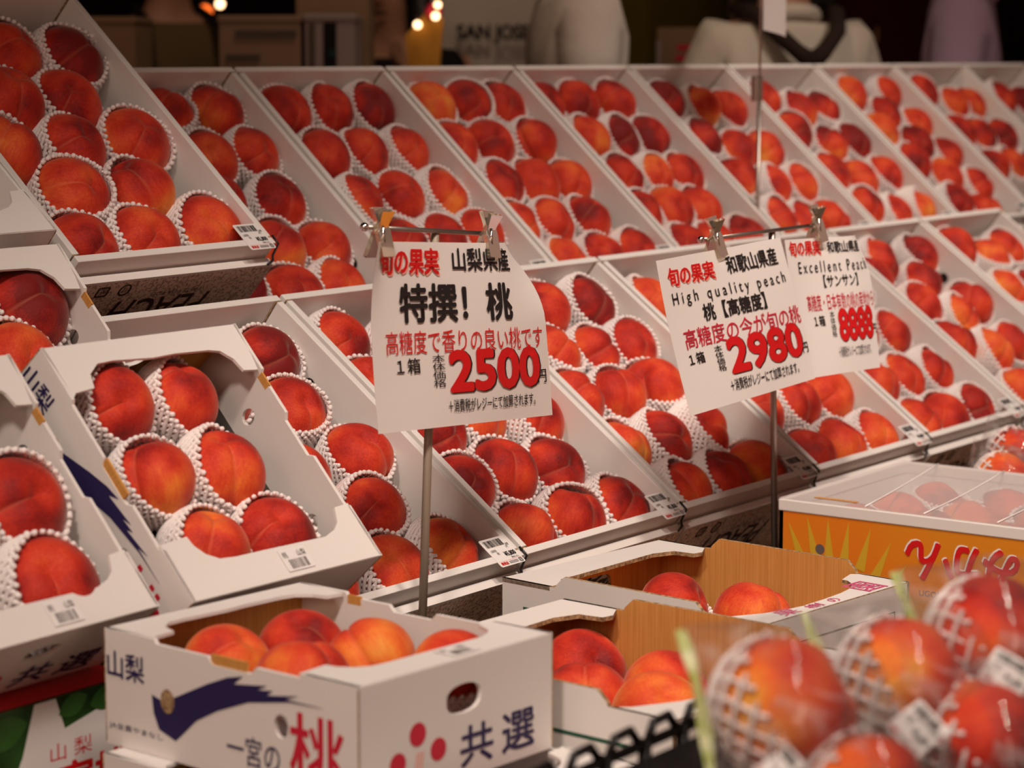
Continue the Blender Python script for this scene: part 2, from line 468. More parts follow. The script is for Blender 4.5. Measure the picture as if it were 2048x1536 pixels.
def peach(M, r, tone, rnd, label, group, net=True, stem=None, net_rot=None):
    """M puts the peach's centre; a foam net sleeve is its child."""
    I3 = M.to_3x3().inverted(); tl, rl = I3 @ -fwd, I3 @ rgt
    d = stem or Vector((0, 0, 1)) * .85 + rl * rnd.gauss(.35, .45) + tl * rnd.gauss(.10, .35) + Vector((0, 1, 0)) * rnd.gauss(.15, .3)
    d = d.normalized()
    g = tl + rl * rnd.gauss(.55, .55); x = g - d * g.dot(d)
    x = x.normalized() if x.length > 1e-4 else Vector((1, 0, 0))
    R = Matrix((x, d.cross(x), d)).transposed().to_4x4() @ Matrix.Rotation(rnd.gauss(0, 0.25), 4, 'Z')
    o = bpy.data.objects.new('peach', PEACH[rnd.randrange(3)]); COL.objects.link(o)
    o.matrix_world = M @ R @ Matrix.Scale(r, 4)
    o.color = (TONE[tone] + rnd.uniform(-0.07, 0.07), rnd.random(), 0, 1)
    tag(o, unique(label), 'peach', group)
    if net:
        k = bpy.data.objects.new('foam_net', net if not isinstance(net, bool) else NET[rnd.choice((0, 0, 1, 1, 2))]); COL.objects.link(k)
        k.parent = o
        nz = (Vector((0, 0, 1)) + rl * rnd.gauss(.32, .20) + tl * rnd.gauss(.30, .15)).normalized()
        if NET_LOW[0] is net: nz = Vector((rnd.uniform(-.1, .1), rnd.uniform(-.1, .1), 1)).normalized()
        nx = nz.orthogonal().normalized()
        nr = net_rot or Matrix((nx, nz.cross(nx), nz)).transposed().to_4x4() @ Matrix.Rotation(rnd.uniform(0, 6.28), 4, 'Z')
        k.matrix_local = R.inverted() @ nr
    return o

PEACHES = {
 'C': [(0.185,0.373,0),(0.281,0.363,2),(0.123,0.290,0),(0.222,0.287,0),(0.065,0.213,0),(0.171,0.210,0),(0.278,0.212,1),(0.116,0.135,1),(0.223,0.133,0),(0.070,0.054,0),(0.171,0.056,1),(0.282,0.061,0)],
 'B1': [(0.183,0.399,0),(0.278,0.399,0),(0.185,0.306,0),(0.278,0.309,0),(0.143,0.223,0),(0.257,0.221,0),(0.185,0.140,1),(0.278,0.133,0),(0.144,0.054,0),(0.235,0.054,1),(0.054,0.073,0)],
 'B2': [(0.089,0.399,0),(0.182,0.399,0),(0.278,0.399,2),(0.089,0.306,0),(0.182,0.306,0),(0.278,0.306,0),(0.084,0.213,0),(0.178,0.213,0),(0.278,0.213,1),(0.092,0.120,0),(0.185,0.120,0),(0.278,0.120,0)],
 'B3': [(0.092,0.399,1),(0.185,0.399,0),(0.278,0.399,0),(0.062,0.311,0),(0.158,0.310,0),(0.270,0.308,0),(0.092,0.223,0),(0.185,0.221,1),(0.278,0.217,1),(0.054,0.138,0),(0.145,0.138,0),(0.237,0.135,0),(0.092,0.054,1),(0.185,0.054,0),(0.278,0.054,0)],
 'B4': [(0.057,0.399,0),(0.158,0.399,0),(0.270,0.399,0),(0.093,0.314,0),(0.185,0.311,2),(0.278,0.308,2),(0.093,0.221,0),(0.186,0.219,1),(0.278,0.216,0),(0.054,0.137,0),(0.144,0.136,0),(0.236,0.135,0),(0.093,0.054,0),(0.186,0.054,0),(0.278,0.054,0)],
 'B5': [(0.094,0.396,2),(0.185,0.377,1),(0.278,0.369,0),(0.098,0.295,2),(0.185,0.264,1),(0.278,0.260,0),(0.095,0.194,0),(0.185,0.171,1),(0.278,0.167,1),(0.093,0.089,0),(0.185,0.078,0),(0.278,0.074,0)],
 'B6': [(0.100,0.397,0),(0.185,0.359,0),(0.278,0.356,2),(0.102,0.304,0),(0.185,0.262,0),(0.278,0.263,2),(0.093,0.189,0),(0.185,0.169,1),(0.278,0.170,1),(0.095,0.096,0),(0.185,0.074,1),(0.278,0.077,1)],
 'B7': [(0.118,0.399,1),(0.192,0.342,0),(0.278,0.399,1),(0.110,0.295,1),(0.192,0.249,2),(0.278,0.306,1),(0.110,0.201,0),(0.191,0.156,1),(0.278,0.213,0),(0.124,0.083,0),(0.212,0.054,0),(0.278,0.120,0)],
 'B8': [(0.102,0.399,0),(0.185,0.356,1),(0.278,0.359,1),(0.093,0.275,0),(0.185,0.264,0),(0.278,0.254,0),(0.092,0.167,0),(0.185,0.171,0),(0.278,0.161,0)],
 'B9': [(0.130,0.377,0),(0.220,0.354,2)],
 'A0': [(0.278,0.387,2),(0.241,0.301,0),(0.277,0.216,0),(0.224,0.139,0),(0.174,0.054,1),(0.272,0.059,1),(0.055,0.054,0),(0.055,0.150,0),(0.165,0.210,0),(0.055,0.250,0),(0.055,0.350,0),(0.163,0.351,0)],
 'A1': [(0.080,0.399,0),(0.170,0.374,0),(0.054,0.310,0),(0.092,0.226,0),(0.184,0.240,0),(0.278,0.216,0),(0.054,0.141,0),(0.145,0.150,0),(0.235,0.135,0),(0.085,0.054,0),(0.178,0.054,0),(0.278,0.054,0),(0.278,0.307,0),(0.269,0.399,0)],
 'A2': [(0.169,0.399,0),(0.278,0.399,2),(0.095,0.316,0),(0.187,0.309,0),(0.278,0.308,1),(0.054,0.234,0),(0.145,0.228,0),(0.237,0.227,1),(0.054,0.141,1),(0.145,0.136,0),(0.238,0.136,0),(0.085,0.054,0),(0.186,0.054,0),(0.278,0.054,1),(0.054,0.399,0)],
 'A3': [(0.082,0.385,1),(0.063,0.144,1),(0.174,0.150,0),(0.276,0.147,1),(0.087,0.054,0),(0.180,0.057,0),(0.273,0.054,1),(0.054,0.236,0),(0.165,0.250,0),(0.275,0.250,0),(0.275,0.350,0)],
 'A4': [(0.278,0.240,0),(0.076,0.147,0),(0.169,0.147,0),(0.272,0.147,0),(0.079,0.054,0),(0.172,0.054,0),(0.268,0.054,0),(0.055,0.250,0),(0.165,0.250,0),(0.275,0.333,0),(0.055,0.350,0),(0.165,0.350,0)],
 'A5': [(0.139,0.399,0),(0.206,0.335,0),(0.278,0.395,0),(0.102,0.280,0),(0.188,0.244,1),(0.278,0.267,0),(0.079,0.190,0),(0.167,0.154,1),(0.262,0.162,0),(0.144,0.063,1),(0.054,0.360,0)],
 'A6': [(0.101,0.399,0),(0.186,0.363,1),(0.278,0.379,1),(0.114,0.281,1),(0.207,0.272,0)],
 'D1': [(0.083,0.237,0),(0.169,0.234,0),(0.078,0.151,1),(0.164,0.145,0),(0.093,0.067,1),(0.180,0.061,0)],
 'D2': [(0.187,0.142,0),(0.173,0.057,0)],
 'D3': [(0.224,0.259,2),(0.167,0.189,1)],
 'D5': [(0.073,0.228,1),(0.152,0.219,0),(0.160,0.140,1),(0.073,0.138,1),(0.183,0.063,0)],
 'E1': [(0.212,0.269,0),(0.221,0.166,0)],
 'E2': [(0.248,0.296,0),(0.163,0.222,1),(0.237,0.182,1),(0.163,0.137,1)],
 'F': [(0.058,0.060,0),(0.166,0.060,1),(0.276,0.060,0),(0.058,0.155,0),(0.166,0.155,1),(0.276,0.155,0),(0.058,0.250,0),(0.166,0.250,1),(0.276,0.250,0),(0.058,0.345,0),(0.166,0.345,1),(0.276,0.345,0),(0.058,0.440,0),(0.166,0.440,1),(0.276,0.440,0)],
}


def row_words(pts, wid):
    """Rows from the front and places from the left for the peaches of one carton."""
    idx = sorted(range(len(pts)), key=lambda i: pts[i][1]); rows = []
    for i in idx:
        if rows and pts[i][1] - sum(pts[j][1] for j in rows[-1]) / len(rows[-1]) < 0.048 and len(rows[-1]) < 3: rows[-1].append(i)
        else: rows.append([i])
    out = {}
    n = len(rows)
    for k, r in enumerate(rows):
        rw = 'front row' if k == 0 else 'back row' if k == n - 1 else ORD[k] + ' row from front'
        r.sort(key=lambda i: pts[i][0])
        for c, i in enumerate(r):
            cw = {1: ['alone'], 2: ['left one', 'right one'], 3: ['left one', 'middle one', 'right one']}[len(r)][c]
            out[i] = rw + ', ' + cw if len(r) > 1 else rw
    return out

def fill_peaches(key, M, wid, place, group, r=0.0442, zc=0.055, spread=0.0018, seed=0, net=True):
    pts = PEACHES[key]; words = row_words(pts, wid); rnd = random.Random(seed * 17 + 5)
    for i, (x, y, t) in enumerate(pts):
        peach(M @ Matrix.Translation((x, y, zc + rnd.uniform(-0.002, 0.004))), r + rnd.uniform(-spread, spread), t, rnd,
              f'{TONE_WORD[t]} peach, {words[i]}, in {place}', group, net=net)

# ------------------------------------------------------------------ open display trays
TW, TL, TH = 0.332, 0.4528, 0.10
def tray_mesh():
    b = MB(); t = 0.0095; g = 0.0022
    b.box((0.001, 0.001, 0), (TW - 0.001, TL - 0.001, 0.004), 'card')
    b.box((0, 0, 0), (TW, t, TH), 'card'); b.box((0, TL - t, 0), (TW, TL, TH), 'card')
    for x in (0, TW - t):
        b.box((x, t + g, 0), (x + t, TL - t - g, TH), 'card')
    for x in (t + .0003, TW - t - .0003):            # dark seams where the side panels meet the end panels
        for y in (t + .0008, TL - t - .0008): b.box((x - .0010, y - .0008, .004), (x + .0010, y + .0008, TH - .001), 'kraft_edge')
    for x in (t * .5, TW - t * .5):
        for y in (t + g * .5, TL - t - g * .5): b.box((x - t * .5, y - .0010, TH - .004), (x + t * .5, y + .0010, TH - .0004), 'kraft_edge')
    me = b.mesh('tray_mesh')
    return me
TRAY = tray_mesh()
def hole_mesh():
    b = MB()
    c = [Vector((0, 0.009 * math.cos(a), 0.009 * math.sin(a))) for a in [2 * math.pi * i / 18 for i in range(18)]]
    b.add(c, [tuple(range(18))], 'black_plastic')  # flat black disc stands in for the shade inside a hole
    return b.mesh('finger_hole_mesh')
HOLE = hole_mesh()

def barcode(b, fn, x0, y0, x1, y1, seed, key='black_ink', lift=0.0004):
    rnd = random.Random(seed); x = x0
    while x < x1:
        w = rnd.choice((0.0005, 0.0008, 0.0012)); b.poly([(x, y0), (x + w, y0), (x + w, y1), (x, y1)], fn, key, lift); x += w + rnd.choice((0.0006, 0.0009, 0.0013))

def gap_shade_mesh():  # black tube drawn in place of the shadowed gap at the tray corner
    b = MB(); b.tube([(TW + .003, .012, TH + .0005), (TW + .004, -.001, TH - .001), (TW + .004, -.004, TH - .018), (TW + .001, -.010, .0795), (TW - .012, -.0145, .0785)], .0016, 'black_plastic', n=6)
    return b.mesh('corner_shade_mesh', smooth=True)
GAP_SHADE = gap_shade_mesh()
def price_label_mesh(price, W=0.045, Hh=0.042):
    b = MB(); fn = lambda u, v, w: Vector((u, v, w))
    b.panel(fn, rrect(0, 0, W, Hh, 0.0025), 0.0004, 'label')
    barcode(b, fn, 0.004, 0.029, W - 0.010, 0.039, 3)
    b.text('4901234', (0.006, 0.0265, W - 0.012, 0.0285), fn, 'black_ink') if False else None
    b.text('山梨県産', (0.004, 0.0215, 0.014, 0.0255), fn, 'black_ink'); b.text('桃', (0.011, 0.017, 0.015, 0.0208), fn, 'black_ink')
    b.text('円', (0.034, 0.0235, 0.0375, 0.027), fn, 'black_ink')
    b.text('消費', (W - 0.009, 0.027, W - 0.003, 0.031), fn, 'black_ink')
    b.text(price, (0.022, 0.012, W - 0.004, 0.0195), fn, 'black_ink', bold=0.03)
    b.text('税込', (0.028, 0.0085, W - 0.004, 0.0112), fn, 'black_ink')
    b.poly([(0.002, 0.0075), (W - 0.002, 0.0075), (W - 0.002, 0.0072), (0.002, 0.0072)], fn, 'salmon_ink')
    b.text('千疋屋' if False else '果実店', (0.003, 0.0018, 0.0155, 0.0062), fn, 'red_ink', bold=0.03)
    for y in (0.0022, 0.0036, 0.005): b.poly([(0.018, y), (0.034, y), (0.034, y + 0.0006), (0.018, y + 0.0006)], fn, 'grey_ink')
    o_ = rrect(W - 0.0085, 0.0012, W - 0.003, 0.0067, 0.001); i_ = rrect(W - 0.0079, 0.0018, W - 0.0036, 0.0061, 0.0006)
    b.panel(lambda u, v, w: Vector((u, v, w + 0.0005)), o_, 0.0003, 'black_ink', holes=[i_])
    b.text('紙', (W - 0.0074, 0.0024, W - 0.0041, 0.0055), fn, 'black_ink')
    return b.mesh('price_label_mesh')
LABEL5800 = price_label_mesh('¥5,800')

def tray(name, q, label, group, price=True):
    M = frame(q)
    root = empty(name, M, unique(label), 'tray', group)
    obj('body', TRAY, root, None, bevel=0.0026)
    for y in (.105, .345): obj('finger_hole', HOLE, root, Matrix.Translation((TW - .0099, y, .052)))
    obj('corner_shade', GAP_SHADE, root)
    if price: obj('price_label', LABEL5800, root, Matrix.Translation((TW - 0.052, -0.0085, TH + 0.0007)))
    return root

def prop_mesh():
    """The printed carton that carries each tray: closed below it, its front edge standing up before the tray."""
    b = MB(); z0, z1, y0 = -0.116, 0.0775, -0.014
    b.box((0, y0, z0), (TW, TL - .012, -0.004), 'card')
    b.box((0, y0, -0.004), (TW, -0.0035, z1), 'card')
    def fn(u, v, w): return Vector((u, y0 - w, v))
    b.poly([(0.002, z0 + .002), (TW - 0.002, z0 + .002), (TW - 0.002, z1 - 0.003), (0.002, z1 - 0.003)], fn, 'speckle', 0.0004)
    b.text('PEACH', (0.085, 0.002, 0.240, 0.042), fn, 'brown_ink', bold=0.012, lift=0.0008, flip=True, shear=0.22)
    b.text('TASTE FOR YOU', (0.138, 0.0455, 0.224, 0.0515), fn, 'grey_ink', lift=0.0008, flip=True)
    off = lambda u, v, w: fn(u, v, w + 0.0011)
    b.panel(off, rrect(0.041, 0.0535, 0.060, 0.0695, 0.003), 0.0006, 'brown_ink', holes=[rrect(0.0432, 0.0557, 0.0578, 0.0673, 0.002)])
    b.text('紙', (0.0455, 0.0575, 0.0555, 0.0660), fn, 'brown_ink', lift=0.0008, flip=True)
    b.panel(off, circle(0.0865, 0.061, 0.0095), 0.0006, 'brown_ink', holes=[circle(0.0865, 0.061, 0.0073)])
    b.text('段', (0.0825, 0.057, 0.0905, 0.065), fn, 'brown_ink', lift=0.0008, flip=True)
    return b.mesh('upturned_carton_mesh')
PROP = prop_mesh()

tA, tB = math.radians(36.75), math.radians(41.9)
def qA(k): return (2.14 + (k - 1) * .34 + .004, 1.583, -.632, 0, tA, TW, TL, TH)
def qB(k): return (2.203 + (k - 1) * .34 + .004, 2.051, -.391, 0, tB, TW, TL, TH)
def under(q, *a): return q
def prop(q, label):
    o = obj('upturned_carton', PROP, None, None, bevel=0.002); o.matrix_world = frame(q)
    tag(o, unique(label), 'box', 'upturned cartons under the trays')

GA, GB = 'white trays of peaches in the lower row', 'white trays of peaches in the upper row'
for k in range(0, 7):
    t = 'leftmost' if k == 0 else ORD[k]
    place = f'{t} tray of lower row' if k == 0 else f'{t} tray from left, lower row'
    place = {0: 'leftmost lower tray'}.get(k, f'{ORD[k]} lower tray from left')
    tray('peach_tray', qA(k), f'white open cardboard tray of peaches, {place}', GA)
    fill_peaches('A%d' % k, frame(qA(k)), TW, place, 'peaches in the display trays', seed=k + 1)
    prop(under(qA(k)), f'upturned speckled carton printed with fruit name, under {place}')
for k in range(1, 10):
    place = f'{ORD[k - 1]} upper tray from left'
    tray('peach_tray', qB(k), f'white open cardboard tray of peaches, {place}', GB)
    fill_peaches('B%d' % k, frame(qB(k)), TW, place, 'peaches in the display trays', seed=k + 21)
    prop(under(qB(k)), f'upturned white carton hidden under {place}')
qC = (1.8386, 1.9784, -.2963, .0188, .7384, .336, .4506, .1)
tray('peach_tray', qC, 'white open peach tray raised one layer, at upper left corner', GB)
fill_peaches('C', frame(qC), TW, 'raised tray at upper left', 'peaches in the display trays', r=0.0475, zc=0.056, seed=77)
prop(under(qC, 0.005, 0.008), 'upturned speckled carton with dark fruit lettering, under the raised upper-left tray')
# ------------------------------------------------------------------ small printed cartons with cut flaps
NW, NL, NH = 0.2592, 0.289, 0.1026
BACK_FLAP = [(0.0, .2885), (0.003, .2577), (0.0042, .2305), (0.0095, .235), (0.034, .2374), (0.0392, .2533), (0.0548, .2638), (0.0747, .2649), (0.1265, .262), (0.1556, .2633), (0.2017, .262), (0.2164, .2589), (0.2275, .2474), (0.2315, .2329), (0.2504, .2311), (0.254, .2491), (0.2587, .2885)]
FRONT_FLAP = [(0.0008, .0628), (0.0364, .0658), (0.0381, .0554), (0.0458, .0443), (0.0592, .0365), (0.079, .0348), (0.1225, .0346), (0.1727, .034), (0.2016, .0336), (0.2185, .0387), (0.2284, .0458), (0.2363, .0619), (0.2568, .0636), (0.2581, .0402), (0.2588, 0.0005), (0.0005, 0.0005), (0.0005, .0386)]
SWOOSH = [(0.06, 0.0529), (0.0707, 0.0501), (0.089, 0.0555), (0.1288, 0.0739), (0.1537, 0.0837), (0.1721, 0.0877), (0.1613, 0.0795), (0.2, 0.0846), (0.1889, 0.0794), (0.2069, 0.0817), (0.1999, 0.0767), (0.2354, 0.0822), (0.2211, 0.0772), (0.2633, 0.0774), (0.2262, 0.0757), (0.1781, 0.0671), (0.141, 0.0533), (0.1151, 0.0401), (0.0994, 0.0265), (0.0892, 0.0181), (0.0687, 0.0242), (0.0621, 0.0373)]
def small_carton(q, label, group, parts=(), barcode_on=True):
    W, L, H = q[5:8]; sx, sy, sz = W / NW, L / NL, H / NH; t = 0.004
    root = empty('fruit_carton', frame(q), unique(label), 'box', group)
    fy = L / 0.3021; fz = H / 0.1012
    b = MB(); fnL = on_left(W, L)
    hl = [circle(.080 * fy, .0505 * fz, .0080, 16, 1.25), circle(.2156 * fy, .054 * fz, .0080, 16, 1.25)]
    notch = [(0, 0), (L, 0), (L, H), (L * 0.80, H), (L * 0.79, H - .004), (L * .62, H - .004), (L * .60, H - 0.010), (L * .45, H - 0.010), (L * .43, H - .004), (L * .22, H - .004), (L * .21, H), (0, H)]
    b.panel(fnL, notch, t, 'card', holes=hl, edge='card')
    b.panel(lambda u, v, w: on_right(W, L)(u, v, w), notch, t, 'card', holes=hl, edge='card')
    fx = W / 0.2362
    oval = [(.1231 * fx + .0215 * math.cos(a) * (1 if abs(math.cos(a)) > .5 else 1), .0672 * fz + .0125 * math.copysign(abs(math.sin(a)) ** .7, math.sin(a))) for a in [2 * math.pi * i / 24 for i in range(24)]]
    b.panel(on_front(W, L), [(t, 0), (W - t, 0), (W - t, H - .001), (t, H - .001)], t, 'card', holes=[oval], edge='card')
    b.panel(on_back(W, L), [(t, 0), (W - t, 0), (W - t, H - .001), (t, H - .001)], t, 'card', holes=[[(W - x, y) for x, y in oval]], back='kraft', edge='card')
    b.box((0.001, 0.001, 0), (W - 0.001, L - 0.001, 0.003), 'card')
    for x, y in ((0.0, 0.0), (W, 0.0), (0.0, L), (W, L)):   # brown seam lines at the corners
        b.box((x - .0004 if x == 0 else x - .0006, y - .0004 if y == 0 else y - .0006, .002), (x + .0006 if x == 0 else x + .0004, y + .0006 if y == 0 else y + .0004, H - .002), 'kraft_edge')
    # writing on the long side
    s = fy
    b.text('山梨', (.0035 * s, .0600 * fz, .0505 * s, .0830 * fz), fnL, 'navy', bold=0.018)
    b.panel(lambda u, v, w: fnL(u, v, w + 0.0004), [(u * s, v * fz) for u, v in SWOOSH], 0.0003, 'navy', holes=())
    b.text('JA全農やまなし', (.004 * s, .0140 * fz, .0735 * s, .0205 * fz), fnL, 'navy')
    b.text('一宮の', (.152 * s, .0140 * fz, .214 * s, .0390 * fz), fnL, 'navy', bold=0.004)
    b.text('桃', (.226 * s, .006 * fz, .2865 * s, .0690 * fz), fnL, 'crimson_ink', bold=0.012)
    # short side
    fnF = on_front(W, L)
    for (x, y), r in (((.0671, .0489), .0098), ((.0914, .0315), .0095), ((.0436, .0292), .0095)):
        b.poly(circle(x * fx, y * fz, r, 22), fnF, 'crimson_ink')
    for i in range(3):
        x = .060 * fx + .0035 * i
        b.poly([(x, .004), (x + .0018, .004), (x + .0075, .034 * fz), (x + .006, .034 * fz)], fnF, 'salmon_ink')
    b.text('共', (.1185 * fx, .0095 * fz, .1585 * fx, .0425 * fz), fnF, 'navy', bold=0.018)
    b.text('選', (.1705 * fx, .0095 * fz, .2115 * fx, .0425 * fz), fnF, 'navy', bold=0.018)
    # dark disc over the swoosh, painted for the shade inside the covered hole
    for hx, hy in ((.080 * fy, .0505 * fz),):
        b.panel(lambda u, v, w: fnL(u, v, w + 0.0008), circle(hx, hy, .0084, 18, 1.25), 0.0003, 'kraft_edge')
    b.build('body', root)
    sc = lambda pts: [(x * sx, y * sy) for x, y in pts]
    b = MB(); b.panel(on_top(H), sc(BACK_FLAP), 0.0032, 'card', back='kraft', edge='card'); b.build('back_flap', root)
    b = MB(); b.panel(on_top(H), sc(FRONT_FLAP), 0.0032, 'card', back='kraft', edge='card'); b.build('front_flap', root)
    # folded tabs with a bare brown inside
    b = MB()
    b.box((0.0008, L * .42, H - .014), (0.0035, L * .56, H - .0015), 'kraft'); b.build('fold_tab', root)
    b = MB(); b.box((W - .0042, L * .735, H - .010), (W - .0022, L * .79, H - .0018), 'kraft'); b.build('fold_tab', root)
    b = MB(); b.box((W - .0042, L * .14, H - .010), (W - .0022, L * .20, H - .0018), 'kraft'); b.build('fold_tab', root)
    # crumpled silver liner under the fruit
    b = MB(); rnd = random.Random(int(q[0] * 1000)); n = 14; vs = []
    for i in range(n + 1):
        for j in range(n + 1): vs.append((.006 + (W - .012) * i / n, .006 + (L - .012) * j / n, .020 + rnd.uniform(-.006, .006)))
    b.add(vs, [(i * (n + 1) + j, (i + 1) * (n + 1) + j, (i + 1) * (n + 1) + j + 1, i * (n + 1) + j + 1) for i in range(n) for j in range(n)], 'silver')
    b.build('liner', root)
    if barcode_on:
        b = MB(); fn = on_top(H + .0012)
        b.panel(fn, [(W * .50, .006), (W * .64, .006), (W * .64, .030), (W * .50, .030)], 0.0004, 'label')
        barcode(b, fn, W * .525, .008, W * .615, .018, 5, 'grey_ink')
        b.text('桃', (W * .51, .020, W * .535, .027), fn, 'grey_ink'); b.text('山梨', (W * .585, .020, W * .63, .027), fn, 'grey_ink')
        b.build('price_label', root)
    return root
GD = 'small printed peach cartons at the left'
def fitq(q): return q
qD1 = (1.5297, 1.5282, -.5515, -.0279, .837, .2592, .289, .1026)
qD2 = (1.2534, 1.5417, -.5482, .019, .8654, .2495, .2798, .099)
qD3 = (1.505, 1.7609, -.4966, -.0295, .8253, .2741, .307, .1088)
qD4 = (1.5414, 1.9685, -.262, 0.0, .7071, .2586, .2896, .1026)
qD5 = (1.3927, 1.1511, -.5851, -.0815, 0, .2362, .3021, .1012)
qU = (1.365, 1.070, -.672, -.0815, 0, .270, .365, .0862)
small_carton(qD1, 'tilted white printed carton of six peaches, left of the tall price sign', GD)
small_carton(qD2, 'tilted white carton cut off by the left edge, holding two big peaches', GD)
small_carton(qD3, 'tilted white carton behind the six-peach carton at far left', GD)
small_carton(qD4, 'white carton corner at left edge beside the raised tray', GD)
small_carton(qD5, 'flat white carton with navy swoosh and red dots, front left foreground', GD)
small_carton(qU, 'white carton underneath the front swoosh carton at bottom edge', GD, barcode_on=False)
GP = 'peaches in the small cartons'
for key, q, place, r, zc in (('D1', qD1, 'tilted six-peach carton', .0430, .058), ('D2', qD2, 'carton at left edge', .0485, .060), ('D3', qD3, 'carton behind six-peach carton', .0480, .060), ('D5', qD5, 'front swoosh carton', .0400, .064)):
    fill_peaches(key, frame(q), q[5], place, GP, r=r, zc=zc, seed=len(key) + ord(key[1]), net=NET_LOW[0] if key == 'D5' else True)
rnd = random.Random(5)
for i, (x, w) in enumerate(((.16, 'left one'), (.225, 'right one'))):
    peach(frame(qU) @ Matrix.Translation((x, .052, .042)), .030, i, rnd, f'peach peeking from the carton below the swoosh carton, {w}', GP)

# ------------------------------------------------------------------ taller brown-lined cartons
EB = [(0, .3371), (.2751, .3371), (.2746, .2729), (.2505, .2582), (.2375, .2603), (.2334, .2856), (.2067, .2948), (.1653, .2924), (.112, .2888), (.06, .2857), (.0367, .2856), (.018, .2696), (0, .27)]
EF = [(0, .064), (.0116, .0501), (.0514, .0300), (.08, .0225), (.1048, .0190), (.1443, .0205), (.1792, .0235), (.1996, .0275), (.2171, .0340), (.2289, .044), (.2352, .0523), (.2354, .0594), (.2646, .0681), (.2736, .058), (.2745, 0.0005), (.0005, .0005)]
def tall_carton(q, label, group):
    W, L, H = q[5:8]; sx, sy = W / .2751, L / .3371; t = 0.0045
    root = empty('fruit_carton', frame(q), unique(label), 'box', group)
    def up(L, a, c): return [(0, 0), (L, 0), (L, H), (L - c, H), (L - c - .002, H + .004), (L - c - .012, H + .013), (a + .012, H + .013), (a + .002, H + .004), (a, H), (0, H)]
    b = MB()
    b.panel(on_left(W, L), up(L, .075 * sy, .065 * sy), t, 'card', back='kraft', edge='kraft_edge')
    b.panel(on_right(W, L), up(L, .065 * sy, .075 * sy), t, 'card', back='kraft', edge='kraft_edge')
    rect = [(t, 0), (W - t, 0), (W - t, H - .001), (t, H - .001)]
    b.panel(on_front(W, L), rect, t, 'card', back='kraft', edge='kraft_edge')
    slot = rrect(W * .35, H * .55, W * .62, H * .80, .010)
    b.panel(on_back(W, L), rect, t, 'card', back='kraft', edge='kraft_edge', holes=[slot])
    b.box((.001, .001, 0), (W - .001, L - .001, .004), 'kraft')
    fn = on_front(W, L); z = .086 / .1148 * H; g = .0012
    b.poly([(.03, z), (W * .90, z), (W * .90, z + g), (.03, z + g)], fn, 'green_ink'); b.poly([(W * .90 - g, .03), (W * .90, .03), (W * .90, z), (W * .90 - g, z)], fn, 'green_ink')
    for i in range(6): b.poly([(W * (.66 + .035 * i), z - .015), (W * (.683 + .035 * i), z - .015), (W * (.683 + .035 * i), z - .009), (W * (.66 + .035 * i), z - .009)], fn, 'navy')
    fl = on_left(W, L)
    b.poly([(.03, z - .002), (L - .035, z - .002), (L - .035, z + .0015), (.03, z + .0015)], fl, 'green_ink')
    b.build('body', root)
    sc = lambda pts: [(x * sx, y * sy) for x, y in pts]
    b = MB(); b.panel(on_top(H), sc(EB), .0045, 'card', back='kraft', edge='kraft_edge'); b.build('back_flap', root)
    b = MB(); fn = on_top(H); b.panel(fn, sc(EF), .0045, 'card', back='kraft', edge='kraft_edge')
    for ch, x0, x1 in (('果', .055, .085), ('樹', .100, .125), ('の', .140, .155), ('園', .205, .240)):
        y0, y1 = (.004, .024) if x0 < .1 or x0 > .2 else (.004, .017)
        b.text(ch, (x0 * sx, y0 * sy, x1 * sx, (y1 if x0 < .2 else .040) * sy), fn, 'pink_ink', bold=.01)
    b.build('front_flap', root)
    return root
GE = 'brown-lined cartons in the foreground'
qE1 = (2.003, 1.1473, -.6699, -.1044, 0, .2751, .3371, .1148)
qE2 = (1.6475, 1.0231, -.670, -.0781, 0, .2952, .355, .122)
tall_carton(qE1, 'white brown-lined carton with pink writing on flap, beside the orange crate', GE)
tall_carton(qE2, 'white brown-lined carton with standing flaps between swoosh carton and wrapped peaches', GE)
fill_peaches('E1', frame(qE1), qE1[5], 'brown-lined carton beside orange crate', GP, r=.0420, zc=.056, seed=61, net=NET_LOW[0])
fill_peaches('E2', frame(qE2), qE2[5], 'brown-lined carton behind black basket', GP, r=.0440, zc=.064, seed=62, net=NET_LOW[0])

